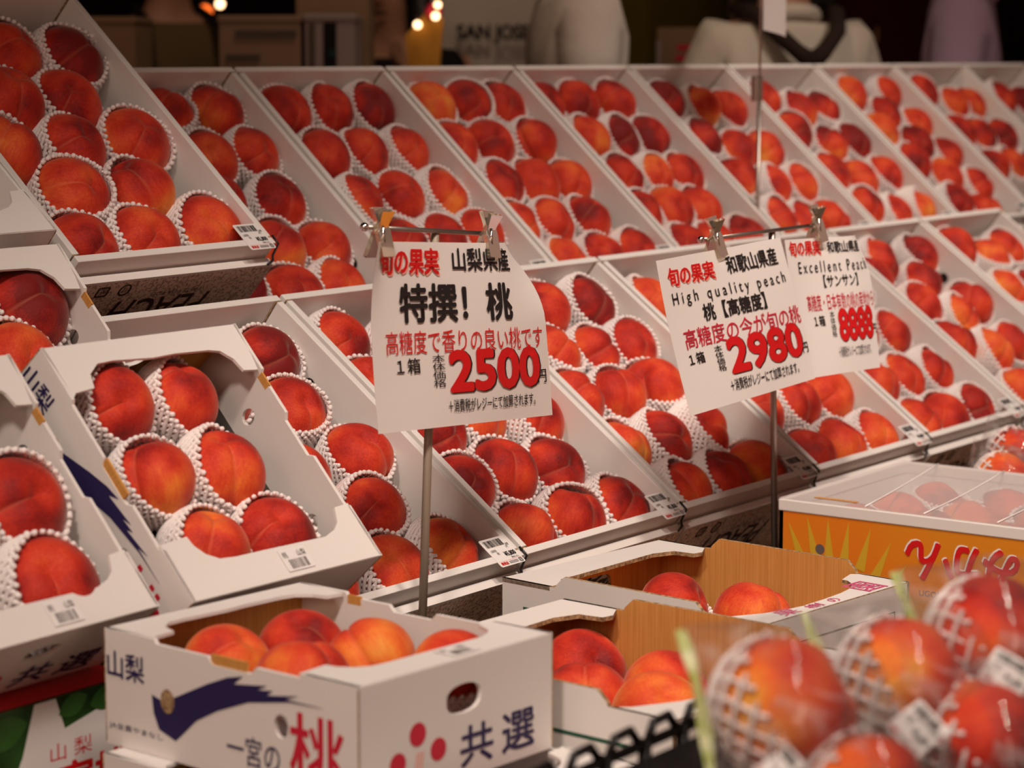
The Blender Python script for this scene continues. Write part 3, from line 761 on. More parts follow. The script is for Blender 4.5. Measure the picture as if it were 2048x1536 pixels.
# ------------------------------------------------------------------ orange crate under taut film
qF = (2.53, .90, -.67, 0.0, 0, .335, .52, .134)
def orange_crate():
    q = qF; W, L, H = q[5:8]; t = .005
    root = empty('orange_crate', frame(q), unique('orange sun-ray fruit crate under clear film, at right behind wrapped peaches'), 'box')
    b = MB(); fl = on_left(W, L)
    hole = circle(L - .4635, .0778, .0062, 16)
    b.panel(fl, [(0, 0), (L, 0), (L, H - .0145), (0, H - .0145)], t, 'orange_ink', back='card')
    for fnc, ww in ((on_right(W, L), L), (on_front(W, L), W), (on_back(W, L), W)):
        b.panel(fnc, [(0, 0), (ww, 0), (ww, H - .0145), (0, H - .0145)], t, 'orange_ink', back='card')
    b.box((.001, .001, 0), (W - .001, L - .001, .004), 'card')
    rays = [((.5083, .1085), (.4924, .0719)), ((.4821, .1165), (.4702, .0696)), ((.4534, .1179), (.4511, .072)), ((.4249, .1169), (.4306, .0671)), ((.3953, .1117), (.4101, .0555)), ((.3679, .098), (.3874, .0554)), ((.3463, .074), (.359, .056))]
    for (y0, z0), (y1, z1) in rays:
        a = Vector((L - y0, z0)); c = Vector((L - y1, z1)); d = c - a; e = a + d * (.10 / max(.02, d.length)) * .55
        n = Vector((-d.y, d.x)).normalized() * .0075 * ((e - a).length / .06)
        b.poly([tuple(a), tuple(e + n), tuple(e - n)], fl, 'yellow_ink')
    for dx, dz, key, lift in ((-.0016, .0016, 'label', .0005), (0, 0, 'red_ink', .0009)):
        b.text('みかん', (L - .348 + dx, .058 + dz, L - .205 + dx, .104 + dz), fl, key, bold=.035, lift=lift, flip=True)
    b.panel(lambda u, v, w: fl(u, v, w + .0006), hole, .0003, 'grey_ink')
    b.text('UGON', (L - .330, .038, L - .300, .045), fl, 'brown_ink', lift=.0006)
    b.build('body', root)
    b = MB(); z0 = H - .0145
    b.box((-.0015, -.0015, z0), (.006, L + .0015, H), 'card'); b.box((W - .006, -.0015, z0), (W + .0015, L + .0015, H), 'card')
    b.box((.006, -.0015, z0), (W - .006, .006, H), 'card'); b.box((.006, L - .006, z0), (W - .006, L + .0015, H), 'card')
    b.build('rim', root, bevel=.0015)
    b = MB(); n = 10
    vs = [(-.001 + (W + .002) * i / n, -.001 + (L + .002) * j / n, H + .0012 - .003 * math.sin(math.pi * i / n) * math.sin(math.pi * j / n)) for i in range(n + 1) for j in range(n + 1)]
    b.add(vs, [(i * (n + 1) + j, (i + 1) * (n + 1) + j, (i + 1) * (n + 1) + j + 1, i * (n + 1) + j + 1) for i in range(n) for j in range(n)], 'haze_film')
    b.build('film_cover', root, smooth=True)
    for y0, y1 in ((.4056, .4680), (.3284, .3740), (.235, .275)):
        b = MB()
        pts = [(.004 + (W - .008) * i / 8, y0 + (y1 - y0) * i / 8, H + .0022 - .003 * math.sin(math.pi * i / 8) * math.sin(math.pi * (y0 + y1) / 2 / L)) for i in range(9)]
        b.tube(pts, .0011, 'label', n=6); b.build('film_crease', root, smooth=True)
    b = MB(); fn = lambda u, v, w: Vector((u, v, H + .0018 + w))
    b.panel(lambda u, v, w: Vector((v, L - u, H + .0024 + w)), [(.036, .020), (.094, .020), (.094, .027), (.036, .027)], .0004, 'kraft'); b.build('tape_label', root)
    return root
orange_crate()
fill_peaches('F', frame(qF), .335, 'orange crate under film', 'peaches under film in the orange crate', r=.0410, zc=.086, seed=63)

# ------------------------------------------------------------------ leaf-printed carton at lower left
def leaf_carton():
    q = (1.150, 1.512, -.672, 0.0, 0, .370, .25, .1175); W, L, H = q[5:8]
    root = empty('leaf_carton', frame(q), unique('dark green leaf-printed carton with red writing, bottom left corner'), 'box')
    MAT['leaf_print'] = mottled('leaf_print', (0.008, 0.022, 0.006), (0.03, 0.10, 0.02), 16, 0.25, lo=.40, hi=.62)
    MAT['leaf_green'] = mottled('leaf_green', (0.03, 0.11, 0.02), (0.05, 0.15, 0.03), 20, 0.25)
    MAT['sky_print'] = plain('sky_print', (0.10, 0.28, 0.36), 0.3)
    b = MB(); fn = on_front(W, L)
    b.box((0, 0, 0), (W, L, H), 'leaf_print')
    def leaf(cx, cy, a, s, key, lift):
        pts = []
        for i in range(17):
            t = i / 16; pts.append((t * 2 - 1, .55 * math.sin(math.pi * t) ** .8))
        for i in range(1, 16):
            t = 1 - i / 16; pts.append((t * 2 - 1, -.55 * math.sin(math.pi * t) ** .8))
        ca, sa = math.cos(a), math.sin(a)
        b.poly([(cx + s * (x * ca - y * sa), cy + s * (x * sa + y * ca)) for x, y in pts], fn, key, lift)
    W0 = .245
    b.panel(lambda u, v, w: fn(u, v, w + .0003), [(W0 - .005, H - .001), (W0 + .02, H - .001), (W0 + .03, H - .03), (W0 + .11, H - .012), (W, H - .012), (W, .0), (W0 - .045, 0), (W0 - .045, .03), (W0 - .02, H - .045)], .0002, 'label')
    for cx, cy, a, s, key in ((.165, .070, .9, .034, 'leaf_green'), (.150, .045, 2.0, .040, 'leaf_print'), (.205, .098, .2, .026, 'leaf_green'), (.118, .085, -.6, .03, 'leaf_green'), (.285, .108, .3, .018, 'leaf_green'), (.325, .106, .2, .020, 'leaf_green'), (.355, .110, -.2, .016, 'sky_print'), (.10, .04, .5, .04, 'leaf_green')):
        leaf(cx, min(cy, H - s * .6), a, s, key, .0007)
    for cx, cy, r in ((.135, .095, .022), (.105, .100, .02), (.120, .02, .03)):
        b.poly([p for p in circle(cx, min(cy, H - r - .001), r, 20)], fn, 'salmon_ink' if r == .03 else 'red_ink', .0005)
    b.text('山 梨', (W0 + .012, .060, W0 + .062, .076), fn, 'red_ink')
    b.text('温室桃', (W0 - .028, .020, W0 + .110, .056), fn, 'red_ink', bold=.035)
    pass
    b.build('body', root)
    b = MB(); b.box((.004, .004, 0), (W - .004, .05, .0006), 'red_ink', Matrix.Translation((0, 0, H + .0003))); b.build('lid_print', root)
leaf_carton()
# ------------------------------------------------------------------ price signs on their stands
def P3(x, y, z): return Vector((x, y, z + EYE))
def sheet(name, corners, lines, label, curls=(), nx=28, ny=20):
    """A printed paper: corners TL, TR, BR, BL; writing laid on the same bent surface."""
    TL, TR, BR, BL = [P3(*c) for c in corners]
    def fn(u, v, w):
        p = (BL * (1 - u) + BR * u) * (1 - v) + (TL * (1 - u) + TR * u) * v
        bend = 0.0
        for cu, cv, su, sv, amp in curls:
            du = max(0.0, 1 - abs(u - cu) / su); dv = max(0.0, 1 - abs(v - cv) / sv)
            bend += amp * du * du * dv * dv
        bend += 0.004 * math.sin(u * 5.0 + 1) * math.sin(v * 3.0)
        return p + Vector((0, bend - w, 0))
    b = MB()
    vs = [fn(i / nx, j / ny, 0) for i in range(nx + 1) for j in range(ny + 1)] + [fn(i / nx, j / ny, -0.0003) for i in range(nx + 1) for j in range(ny + 1)]
    n1 = (nx + 1) * (ny + 1); fs = []
    for i in range(nx):
        for j in range(ny):
            q = (i * (ny + 1) + j, (i + 1) * (ny + 1) + j, (i + 1) * (ny + 1) + j + 1, i * (ny + 1) + j + 1)
            fs += [q, tuple(n1 + k for k in q[::-1])]
    b.add(vs, fs, 'paper')
    for body, rect, key, bold, shadow in lines:
        u0, v0, u1, v1 = rect; lift = .0011
        if shadow:
            skey, du, dv, sb = shadow
            b.text(body, (u0 + du, v0 + dv, u1 + du, v1 + dv), fn, skey, bold=sb, lift=.0007, asp=.66)
        b.text(body, rect, fn, key, bold=bold, lift=lift, asp=.66)
    o = b.build(name, smooth=True)
    tag(o, unique(label), 'sign', 'hand-hung paper price signs')
    return o
SH_R = ('salmon_ink', .007, -.010, .03); SH_K = ('black_ink', .009, -.004, .070)
def num(body, rect): return (body, rect, 'red_ink', .062, SH_K)
S1 = [(1.8048, 1.472, -.1782), (2.0887, 1.472, -.1979), (2.1166, 1.472, -.3868), (1.8157, 1.472, -.3692)]
sheet('price_sign', S1, [
    ('旬の果実', (.045, .832, .374, .967), 'red_ink', .03, SH_R), ('山梨県産', (.454, .847, .807, .970), 'black_ink', .022, None),
    ('特撰！桃', (.158, .575, .778, .776), 'black_ink', .032, None), ('高糖度で香りの良い桃です', (.073, .404, .964, .530), 'red_ink', 0, None),
    ('１箱', (.124, .301, .248, .383), 'black_ink', .012, None), ('本\n体\n価\n格', (.313, .217, .381, .398), 'black_ink', 0, None),
    num('2500', (.407, .193, .923, .405)), ('円', (.918, .199, .971, .275), 'black_ink', .01, None),
    ('＋消費税がレジーにて加算されます。', (.385, .075, .892, .146), 'black_ink', .005, None)],
    'white paper sign reading 2500 in red, hanging from a clip bar at center', curls=((1, 1, .30, .45, .055), (0, 1, .10, .5, -.012)))
S2 = [(2.3255, 1.472, -.233), (2.6126, 1.472, -.2234), (2.6213, 1.424, -.3980), (2.3265, 1.424, -.4094)]
sheet('price_sign', S2, [
    ('旬の果実', (.060, .821, .406, .938), 'red_ink', .03, SH_R), ('和歌山県産', (.504, .828, .919, .945), 'black_ink', .022, None),
    ('H i g h   q u a l i t y   p e a c h', (.065, .675, .943, .775), 'black_ink', .004, None), ('桃【高糖度】', (.266, .557, .730, .668), 'black_ink', .026, None),
    ('高糖度の今が旬の桃', (.091, .404, .993, .531), 'crimson_ink', .004, None), ('１箱', (.089, .302, .202, .375), 'black_ink', .016, None),
    ('本\n体\n価\n格', (.280, .220, .337, .389), 'black_ink', .004, None), num('2980', (.375, .193, .950, .410)), ('円', (.949, .195, .996, .264), 'black_ink', .012, None),
    ('＋消費税がレジーにて加算されます。', (.334, .075, .879, .152), 'black_ink', .005, None)],
    'white paper sign reading 2980 in red, left sheet on the right stand')
S3 = [(2.6315, 1.4755, -.2278), (2.8485, 1.4755, -.2345), (2.8045, 1.4275, -.4034), (2.6148, 1.4275, -.3973)]
sheet('price_sign', S3, [
    ('旬の果実', (.033, .883, .398, .985), 'red_ink', .03, SH_R), ('和歌山県産', (.480, .885, .900, .970), 'black_ink', .018, None),
    ('E x c e l l e n t   P e a c h', (.118, .748, .960, .832), 'black_ink', .004, None), ('【サンサン】', (.384, .635, .790, .726), 'black_ink', .018, None),
    ('高糖度・日本有数の桃の産地から', (.161, .466, .985, .588), 'crimson_ink', 0, None), ('１箱', (.207, .357, .331, .434), 'black_ink', .012, None),
    ('本\n体\n価\n格', (.394, .269, .449, .459), 'black_ink', 0, None), num('8888', (.488, .242, .930, .462)), ('円', (.935, .263, .985, .333), 'black_ink', .008, None),
    ('＋消費税がレジーにて加算されます。', (.439, .116, .880, .194), 'black_ink', 0, None)],
    'white paper sign reading 8888 in red, curled right sheet on the right stand', curls=((1, 1, .22, .40, .018),))

def clip(parent, M):
    """Transparent spring clip: two levers, jaw, steel spring."""
    b = MB()
    prof = [(-.0095, -.020), (.0095, -.020), (.0100, .006), (.0070, .016), (.0100, .030), (-.0100, .030), (-.0070, .016), (-.0100, .006)]
    def leaf(tilt, off):
        R = Matrix.Rotation(tilt, 4, 'X')
        return lambda u, v, w: M @ (Vector((0, off, 0)) + R @ Vector((u, w, v)))
    b.panel(leaf(-.30, -.004), prof, .0045, 'clip'); b.panel(leaf(.40, .004), prof, .0045, 'clip')
    c = b.build('clip', parent)
    s = MB(); s.tube([M @ Vector((-.0045, -.008, .012)), M @ Vector((-.0035, -.0095, -.003)), M @ Vector((.0005, -.008, -.008))], .0014, 'chrome', n=6)
    s.build('spring', c, smooth=True)
def sign_stand(base, top, bar_a, bar_b, clips, rod, r, label):
    root = empty('sign_stand', Matrix.Translation(P3(*base)), unique(label), 'sign stand', 'metal sign stands')
    I = root.matrix_world.inverted()
    b = MB(); b.tube([I @ P3(*base), I @ P3(*top)], r, rod, n=12); b.build('pole', root, smooth=True)
    b = MB(); b.tube([I @ P3(*bar_a), I @ P3(*bar_b)], .0024, 'steel', n=10); b.build('crossbar', root, smooth=True)
    b = MB(); b.ball(I @ P3(*bar_a), .0046, 'chrome', 12, 8); b.build('end_knob', root, smooth=True)
    b = MB(); f = .62
    b.box((-.16 * f, -.09 * f, 0), (.16 * f, .09 * f, .006), 'stand'); b.build('base_plate', root)
    for p, roll in clips: clip(root, I @ Matrix.Translation(P3(*p)) @ Matrix.Rotation(roll, 4, 'Y'))
    return root
sign_stand((1.8995, 1.488, -.671), (1.9290, 1.488, -.176), (1.8110, 1.484, -.165), (2.0037, 1.484, -.1826), [((1.826, 1.478, -.176), .05), ((2.004, 1.478, -.189), .12)], 'wood_rod', .0045, 'slim grey rod stand holding the 2500 sign')
sign_stand((2.645, 1.490, -.671), (2.6235, 1.490, -.216), (2.4464, 1.486, -.2165), (2.7256, 1.486, -.2150), [((2.462, 1.478, -.219), -.12), ((2.714, 1.478, -.217), -.10)], 'steel', .0042, 'steel rod stand holding the 2980 and 8888 signs')
# third stand, its paper seen edge-on above the upper row
def far_stand():
    x, y = 3.560, 2.052
    root = empty('sign_stand', Matrix.Translation(P3(x, y, -.40)), unique('thin steel pole with grey clamp rising between the upper trays'), 'sign stand', 'metal sign stands')
    b = MB(); b.tube([(0, 0, -.1), (.004, 0, .34)], .0036, 'steel', n=12); b.build('pole', root, smooth=True)
    b = MB(); b.tube([(.004, 0, .30), (.004, 0, .70)], .0022, 'steel', n=10); b.build('inner_rod', root, smooth=True)
    b = MB(); b.box((-.016, -.006, .325), (.006, .006, .368), 'steel'); b.build('clamp', root, bevel=.002)
    b = MB(); b.box((-.05, -.03, -.112), (.05, .03, -.10), 'stand'); b.build('base_plate', root)
    b = MB(); nx, ny = 8, 10
    d = Vector((.90, .436, 0)); s = Vector((.436, -.90, 0))
    def fn(u, v, w): return Vector((x + .008, y - .012, EYE + .045)) + s * (-.008 + .026 * math.sin(u * 1.4)) + d * (.20 * u) + Vector((0, 0, .26 * v - .01 * u)) + s * w
    vs = [fn(i / nx, j / ny, 0) for i in range(nx + 1) for j in range(ny + 1)] + [fn(i / nx, j / ny, .0004) for i in range(nx + 1) for j in range(ny + 1)]
    n1 = (nx + 1) * (ny + 1); fs = []
    for i in range(nx):
        for j in range(ny):
            q = (i * (ny + 1) + j, (i + 1) * (ny + 1) + j, (i + 1) * (ny + 1) + j + 1, i * (ny + 1) + j + 1)
            fs += [q, tuple(n1 + k for k in q[::-1])]
    b.add(vs, fs, 'paper')
    b.text('2', (.45, .28, .85, .55), lambda u, v, w: fn(u, v, .0006 + w), 'red_ink', bold=.05)
    o = b.build('price_sign', smooth=True)
    tag(o, unique('pinkish paper sign seen nearly edge-on at top of the thin pole'), 'sign', 'hand-hung paper price signs')
far_stand()

# ------------------------------------------------------------------ display table and sloping stand
def stand():
    root = empty('display_stand', Matrix.Translation((0, 0, 0)), unique('dark stepped display stand under the white peach trays'), 'stand')
    b = MB(); b.box((-.2, .05, EYE - .705), (6.2, 1.56, EYE - .672), 'table'); b.build('table_top', root)
    def slab(name, q, depth, x0, x1, y0, y1):
        M = frame(q); M.translation.x = 0
        n = M.to_3x3() @ Vector((0, 0, 1)); e = M.to_3x3() @ Vector((0, 1, 0))
        b = MB(); b.box((x0, y0, -depth - .02), (x1, y1, -depth), 'stand', M); b.build(name, root)
    slab('lower_shelf', qA(0), .118, 1.80, 4.30, -.03, TL + .02)
    slab('upper_shelf', qB(0), .118, 1.83, 5.35, -.03, TL + .02)
    slab('side_shelf', qD1, .004, 1.24, 1.795, .07, .30)
    slab('side_shelf', qD3, .006, 1.49, 1.79, .02, .34)
    slab('side_shelf', qD4, .004, 1.53, 1.80, .03, .32)
    for x in (.1, 1.6, 3.2, 5.6):
        for y in (.15, 1.45):
            b = MB(); b.box((x, y, 0), (x + .06, y + .06, EYE - .705), 'stand'); b.build('leg', root)
    for x in (1.9, 3.5, 5.2):
        b = MB(); b.box((x, 2.45, 0), (x + .05, 2.50, EYE - .22), 'stand'); b.build('leg', root)
    b = MB(); b.box((1.2, 1.99, .25), (5.5, 2.01, EYE - .60), 'stand'); b.build('front_panel', root)
stand()

# ------------------------------------------------------------------ black basket and film-wrapped peaches
def basket():
    x0, x1, y0, y1, z0, z1 = 1.02, 1.463, .36, .87, EYE - .672, EYE - .474
    root = empty('wire_basket', Matrix.Translation(((x0 + x1) / 2, (y0 + y1) / 2, z0)), unique('black basket with scalloped rim in front of the brown-lined carton'), 'basket')
    I = root.matrix_world.inverted()
    def side(a, c, n):
        b = MB(); a, c = Vector(a), Vector(c)
        P = lambda t, z: I @ (a.lerp(c, t) + Vector((0, 0, z)))
        for zz, r in ((0.0, .0040), (-.060, .0028), (-.125, .0028), (-.19, .004)): b.tube([P(0, zz), P(1, zz)], r, 'black_plastic', n=8)
        for i in range(n + 1):
            t = i / n; b.tube([P(t, 0.002), P(t, -.192)], .0050, 'black_plastic', n=8)
            if i < n:
                b.tube([P(t + .08 / n, .002), P(t + .22 / n, .013), P(t + .62 / n, .014), P(t + .80 / n, .004), P(t + .95 / n, .001)], .0034, 'black_plastic', n=8)
        b.build('side', root, smooth=True)
    side((x0, y1, z1), (x1, y1, z1), 9); side((x0, y0, z1), (x0, y1, z1), 9); side((x1, y0, z1), (x1, y1, z1), 9); side((x0, y0, z1), (x1, y0, z1), 9)
    b = MB(); b.box((x0, y0, z0), (x1, y1, z0 + .004), 'black_plastic', I @ Matrix.Identity(4)); b.build('bottom', root)
    b = MB(); b.box((x0 + .01, y0 + .01, EYE - .485), (x1 - .01, y1 - .012, EYE - .478), 'black_plastic', I @ Matrix.Identity(4)); b.build('false_floor', root)
basket()

TC = -fwd
BIGNET = net_mesh('wide_foam_net_mesh', math.radians(82), 2.95, 15, 0.037, ((-0.02, .045, .02),), 9, R=1.035, dens=0.40)
LAB1680 = price_label_mesh('¥1,680', .046, .042)
MAT['bag_film'] = film_material('bag_film', 0.03, 0.02, patch=0.30, wrinkle=0.8)
def pack(c, ang, r, tone, lab, labels, seed, n_up=.62, seam=.053, trim=True):
    """Peach in a foam net inside a clear bag with a green seam; ang turns the bag in its own plane."""
    rnd = random.Random(seed); c = P3(*c)
    n = (TC * .78 + Vector((0, 0, n_up))).normalized()
    right = (rgt - n * rgt.dot(n)).normalized(); up2 = n.cross(right)
    a = right * math.cos(ang) - up2 * math.sin(ang); w = n.cross(a)
    F = Matrix((a, w, n)).transposed().to_4x4(); F.translation = c
    ax = (Vector((.80, 0, .60))).normalized()                         # the net opens to the right and up
    z = ax; x = Vector((0, 1, 0)); y = z.cross(x)
    NR = Matrix((x, y, z)).transposed().to_4x4()
    st = Vector((.95, .25, .35))
    peach(F, r, tone, rnd, labels[0], 'peaches in clear bags', net=BIGNET, stem=st, net_rot=NR)
    root = empty('clear_bag', F, unique(labels[1]), 'bag', 'film bags of peaches')
    b = MB(); ns, nt = 40, 40; vs = []
    for i in range(ns + 1):
        s = i / ns; X = -seam + (seam + r * 1.42) * s
        u = (X + seam) / seam if X < 0 else 1.0
        hx = math.sqrt(max(0.0, 1 - (max(0, X) / (r * 1.42)) ** 2)) if X > 0 else 1.0
        th = (.0015 + (r * 1.13 - .0015) * min(1, u) ** .75) if X < 0 else r * 1.13 * hx + .0006
        wd = (r * 1.30 + .006 * (1 - min(1, u))) if X < 0 else r * 1.30 * (hx ** .8) + .0006
        for j in range(nt):
            t = 2 * math.pi * j / nt; ct, s_ = math.cos(t), math.sin(t)
            e = .9
            Y = wd * math.copysign(abs(ct) ** e, ct); Z = th * math.copysign(abs(s_) ** e, s_)
            k = noise.noise(Vector((X * 34, Y * 34 + seed, Z * 34))) * .0022 + math.sin(Y * 420 + X * 90 + seed) * .0006 * max(0, -X / seam)
            vs.append(Vector((X, Y, Z)) * (1 + k / max(.02, r)))
    fs = [(i * nt + j, i * nt + (j + 1) % nt, (i + 1) * nt + (j + 1) % nt, (i + 1) * nt + j) for i in range(ns) for j in range(nt)]
    fs += [tuple(range(nt))[::-1], tuple(ns * nt + j for j in range(nt))]
    b.add(vs, fs, 'bag_film'); b.build('film', root, smooth=True)
    if trim:
        b = MB(); k = 20; vs = []
        for i in range(k + 1):
            t = i / k; wv = .0025 * math.sin(t * 9 + seed) ; ww = .0034 + .0008 * math.sin(t * 14 + seed * 2)
            for dx, dz in ((ww, .0012), (-ww, .0012), (-ww, -.0012), (ww, -.0012)):
                vs.append(Vector((-seam - .002 + dx + .004 * math.sin(t * 3.1), -r * 1.38 + r * 2.76 * t, dz + wv)))
        fs = [(i * 4 + j, i * 4 + (j + 1) % 4, (i + 1) * 4 + (j + 1) % 4, (i + 1) * 4 + j) for i in range(k) for j in range(4)] + [(3, 2, 1, 0), (k * 4, k * 4 + 1, k * 4 + 2, k * 4 + 3)]
        b.add(vs, fs, 'green_trim'); b.build('seam_trim', root)
    if lab:
        pts = [P3(*p) for p in lab]                                  # top, right, bottom, left of the turned label
        o = pts[3]; ex = (pts[2] - pts[3]).normalized(); ey = (pts[0] - pts[3]); ey = (ey - ex * ey.dot(ex)).normalized(); ez = ex.cross(ey)
        s = (pts[2] - pts[3]).length / .046
        L = Matrix((ex * s, ey * s * (pts[0] - pts[3]).length / (.042 * s), ez)).transposed().to_4x4(); L.translation = o
        obj('price_label', LAB1680, root, F.inverted() @ L)
    return root
lab1 = [[1.1991, 0.6647, -0.4001], [1.197, 0.6538, -0.4091], [1.1763, 0.6638, -0.4214], [1.1776, 0.6764, -0.412]]
lab2 = [[1.3474, 0.6561, -0.4009], [1.3471, 0.6334, -0.416], [1.321, 0.6422, -0.4339], [1.3231, 0.6651, -0.417]]
lab3 = [[1.4222, 0.6307, -0.3832], [1.4231, 0.6084, -0.397], [1.4053, 0.6118, -0.4109], [1.4002, 0.6384, -0.3981]]
PK4, PK5 = (1.4061, .6309, -.4480), (1.239, .6296, -.4387)
pack((1.2415, .6905, -.3910), -.12, .0440, 1, lab1, ('orange-yellow peach in clear bag, frontmost beside the black basket', 'clear bag with green seam standing nearest the black basket'), 1)
pack((1.3990, .6900, -.4090), -.12, .0440, 1, lab2, ('half-netted orange peach in the bag right of the frontmost bag', 'clear bag with turned white price label at its middle right'), 2)
pack((1.4800, .6630, -.3940), -.12, .0450, 0, lab3, ('red half-netted peach in the bag at far right below the orange crate', 'clear bag below the orange crate, cut by the right edge'), 3)
pack(PK4, -.12, .0465, 0, None, ('red half-netted peach in the bag at bottom right corner', 'clear bag in the bottom right corner'), 4, trim=False)
pack(PK5, -.12, .0420, 1, None, ('peach just showing at the bottom edge under the frontmost bag', 'clear bag just showing at the bottom edge among wrapped peaches'), 5, trim=False)
pack((3.13, 1.395, -.600), .3, .0420, 1, None, ('orange peach in shiny bag behind the crate at the right edge', 'shiny clear bag behind the orange crate at right edge'), 6, trim=False)
pack((3.23, 1.42, -.578), .3, .0420, 0, None, ('red peach in shiny bag half cut off at the right edge', 'shiny clear bag half cut off at the right edge'), 7, trim=False)
# ------------------------------------------------------------------ people and things behind the display
def cloth(name, c, rough=0.85): MAT[name] = plain(name, c, rough, spec=0.15, bump=(14, 0.25, 0.02))
cloth('white_cotton', (0.62, 0.56, 0.50)); cloth('off_white_cotton', (0.60, 0.54, 0.45)); cloth('maroon_cloth', (0.035, 0.003, 0.005)); cloth('lilac_cloth', (0.42, 0.30, 0.40))
cloth('black_cloth', (0.012, 0.010, 0.011)); cloth('dark_trousers', (0.02, 0.02, 0.028)); cloth('brown_strap', (0.030, 0.018, 0.014)); cloth('khaki_shirt', (0.14, 0.095, 0.045))
MAT['skin'] = plain('skin', (0.46, 0.24, 0.15), 0.55); MAT['hair'] = plain('hair', (0.012, 0.009, 0.008), 0.5); MAT['eye'] = plain('eye', (0.02, 0.015, 0.012), 0.3)

def skin_mesh(name, chains, key, root_pt, sub=1):
    """chains: lists of ((x, y, z), rx, ry); equal points are shared, so the surface stays one piece."""
    me = bpy.data.meshes.new(name); idx = {}; vs = []; rad = []; es = []
    for ch in chains:
        prev = None
        for p, rx, ry in ch:
            k = tuple(round(c, 4) for c in p)
            if k not in idx: idx[k] = len(vs); vs.append(k); rad.append((rx, ry))
            i = idx[k]
            if prev is not None and prev != i: es.append((prev, i))
            prev = i
    me.from_pydata(vs, es, [])
    o = bpy.data.objects.new(name, me); COL.objects.link(o)
    o.modifiers.new('skin', 'SKIN')
    for i, v in enumerate(me.skin_vertices[0].data):
        v.radius = rad[i]; v.use_root = (vs[i] == tuple(round(c, 4) for c in root_pt))
    s = o.modifiers.new('sub', 'SUBSURF'); s.levels = sub; s.render_levels = sub
    dg = bpy.context.evaluated_depsgraph_get()
    out = bpy.data.meshes.new_from_object(o.evaluated_get(dg)); out.name = name
    bpy.data.objects.remove(o); bpy.data.meshes.remove(me)
    out.materials.clear(); out.materials.append(MAT[key])
    out.polygons.foreach_set('use_smooth', [True] * len(out.polygons))
    return out

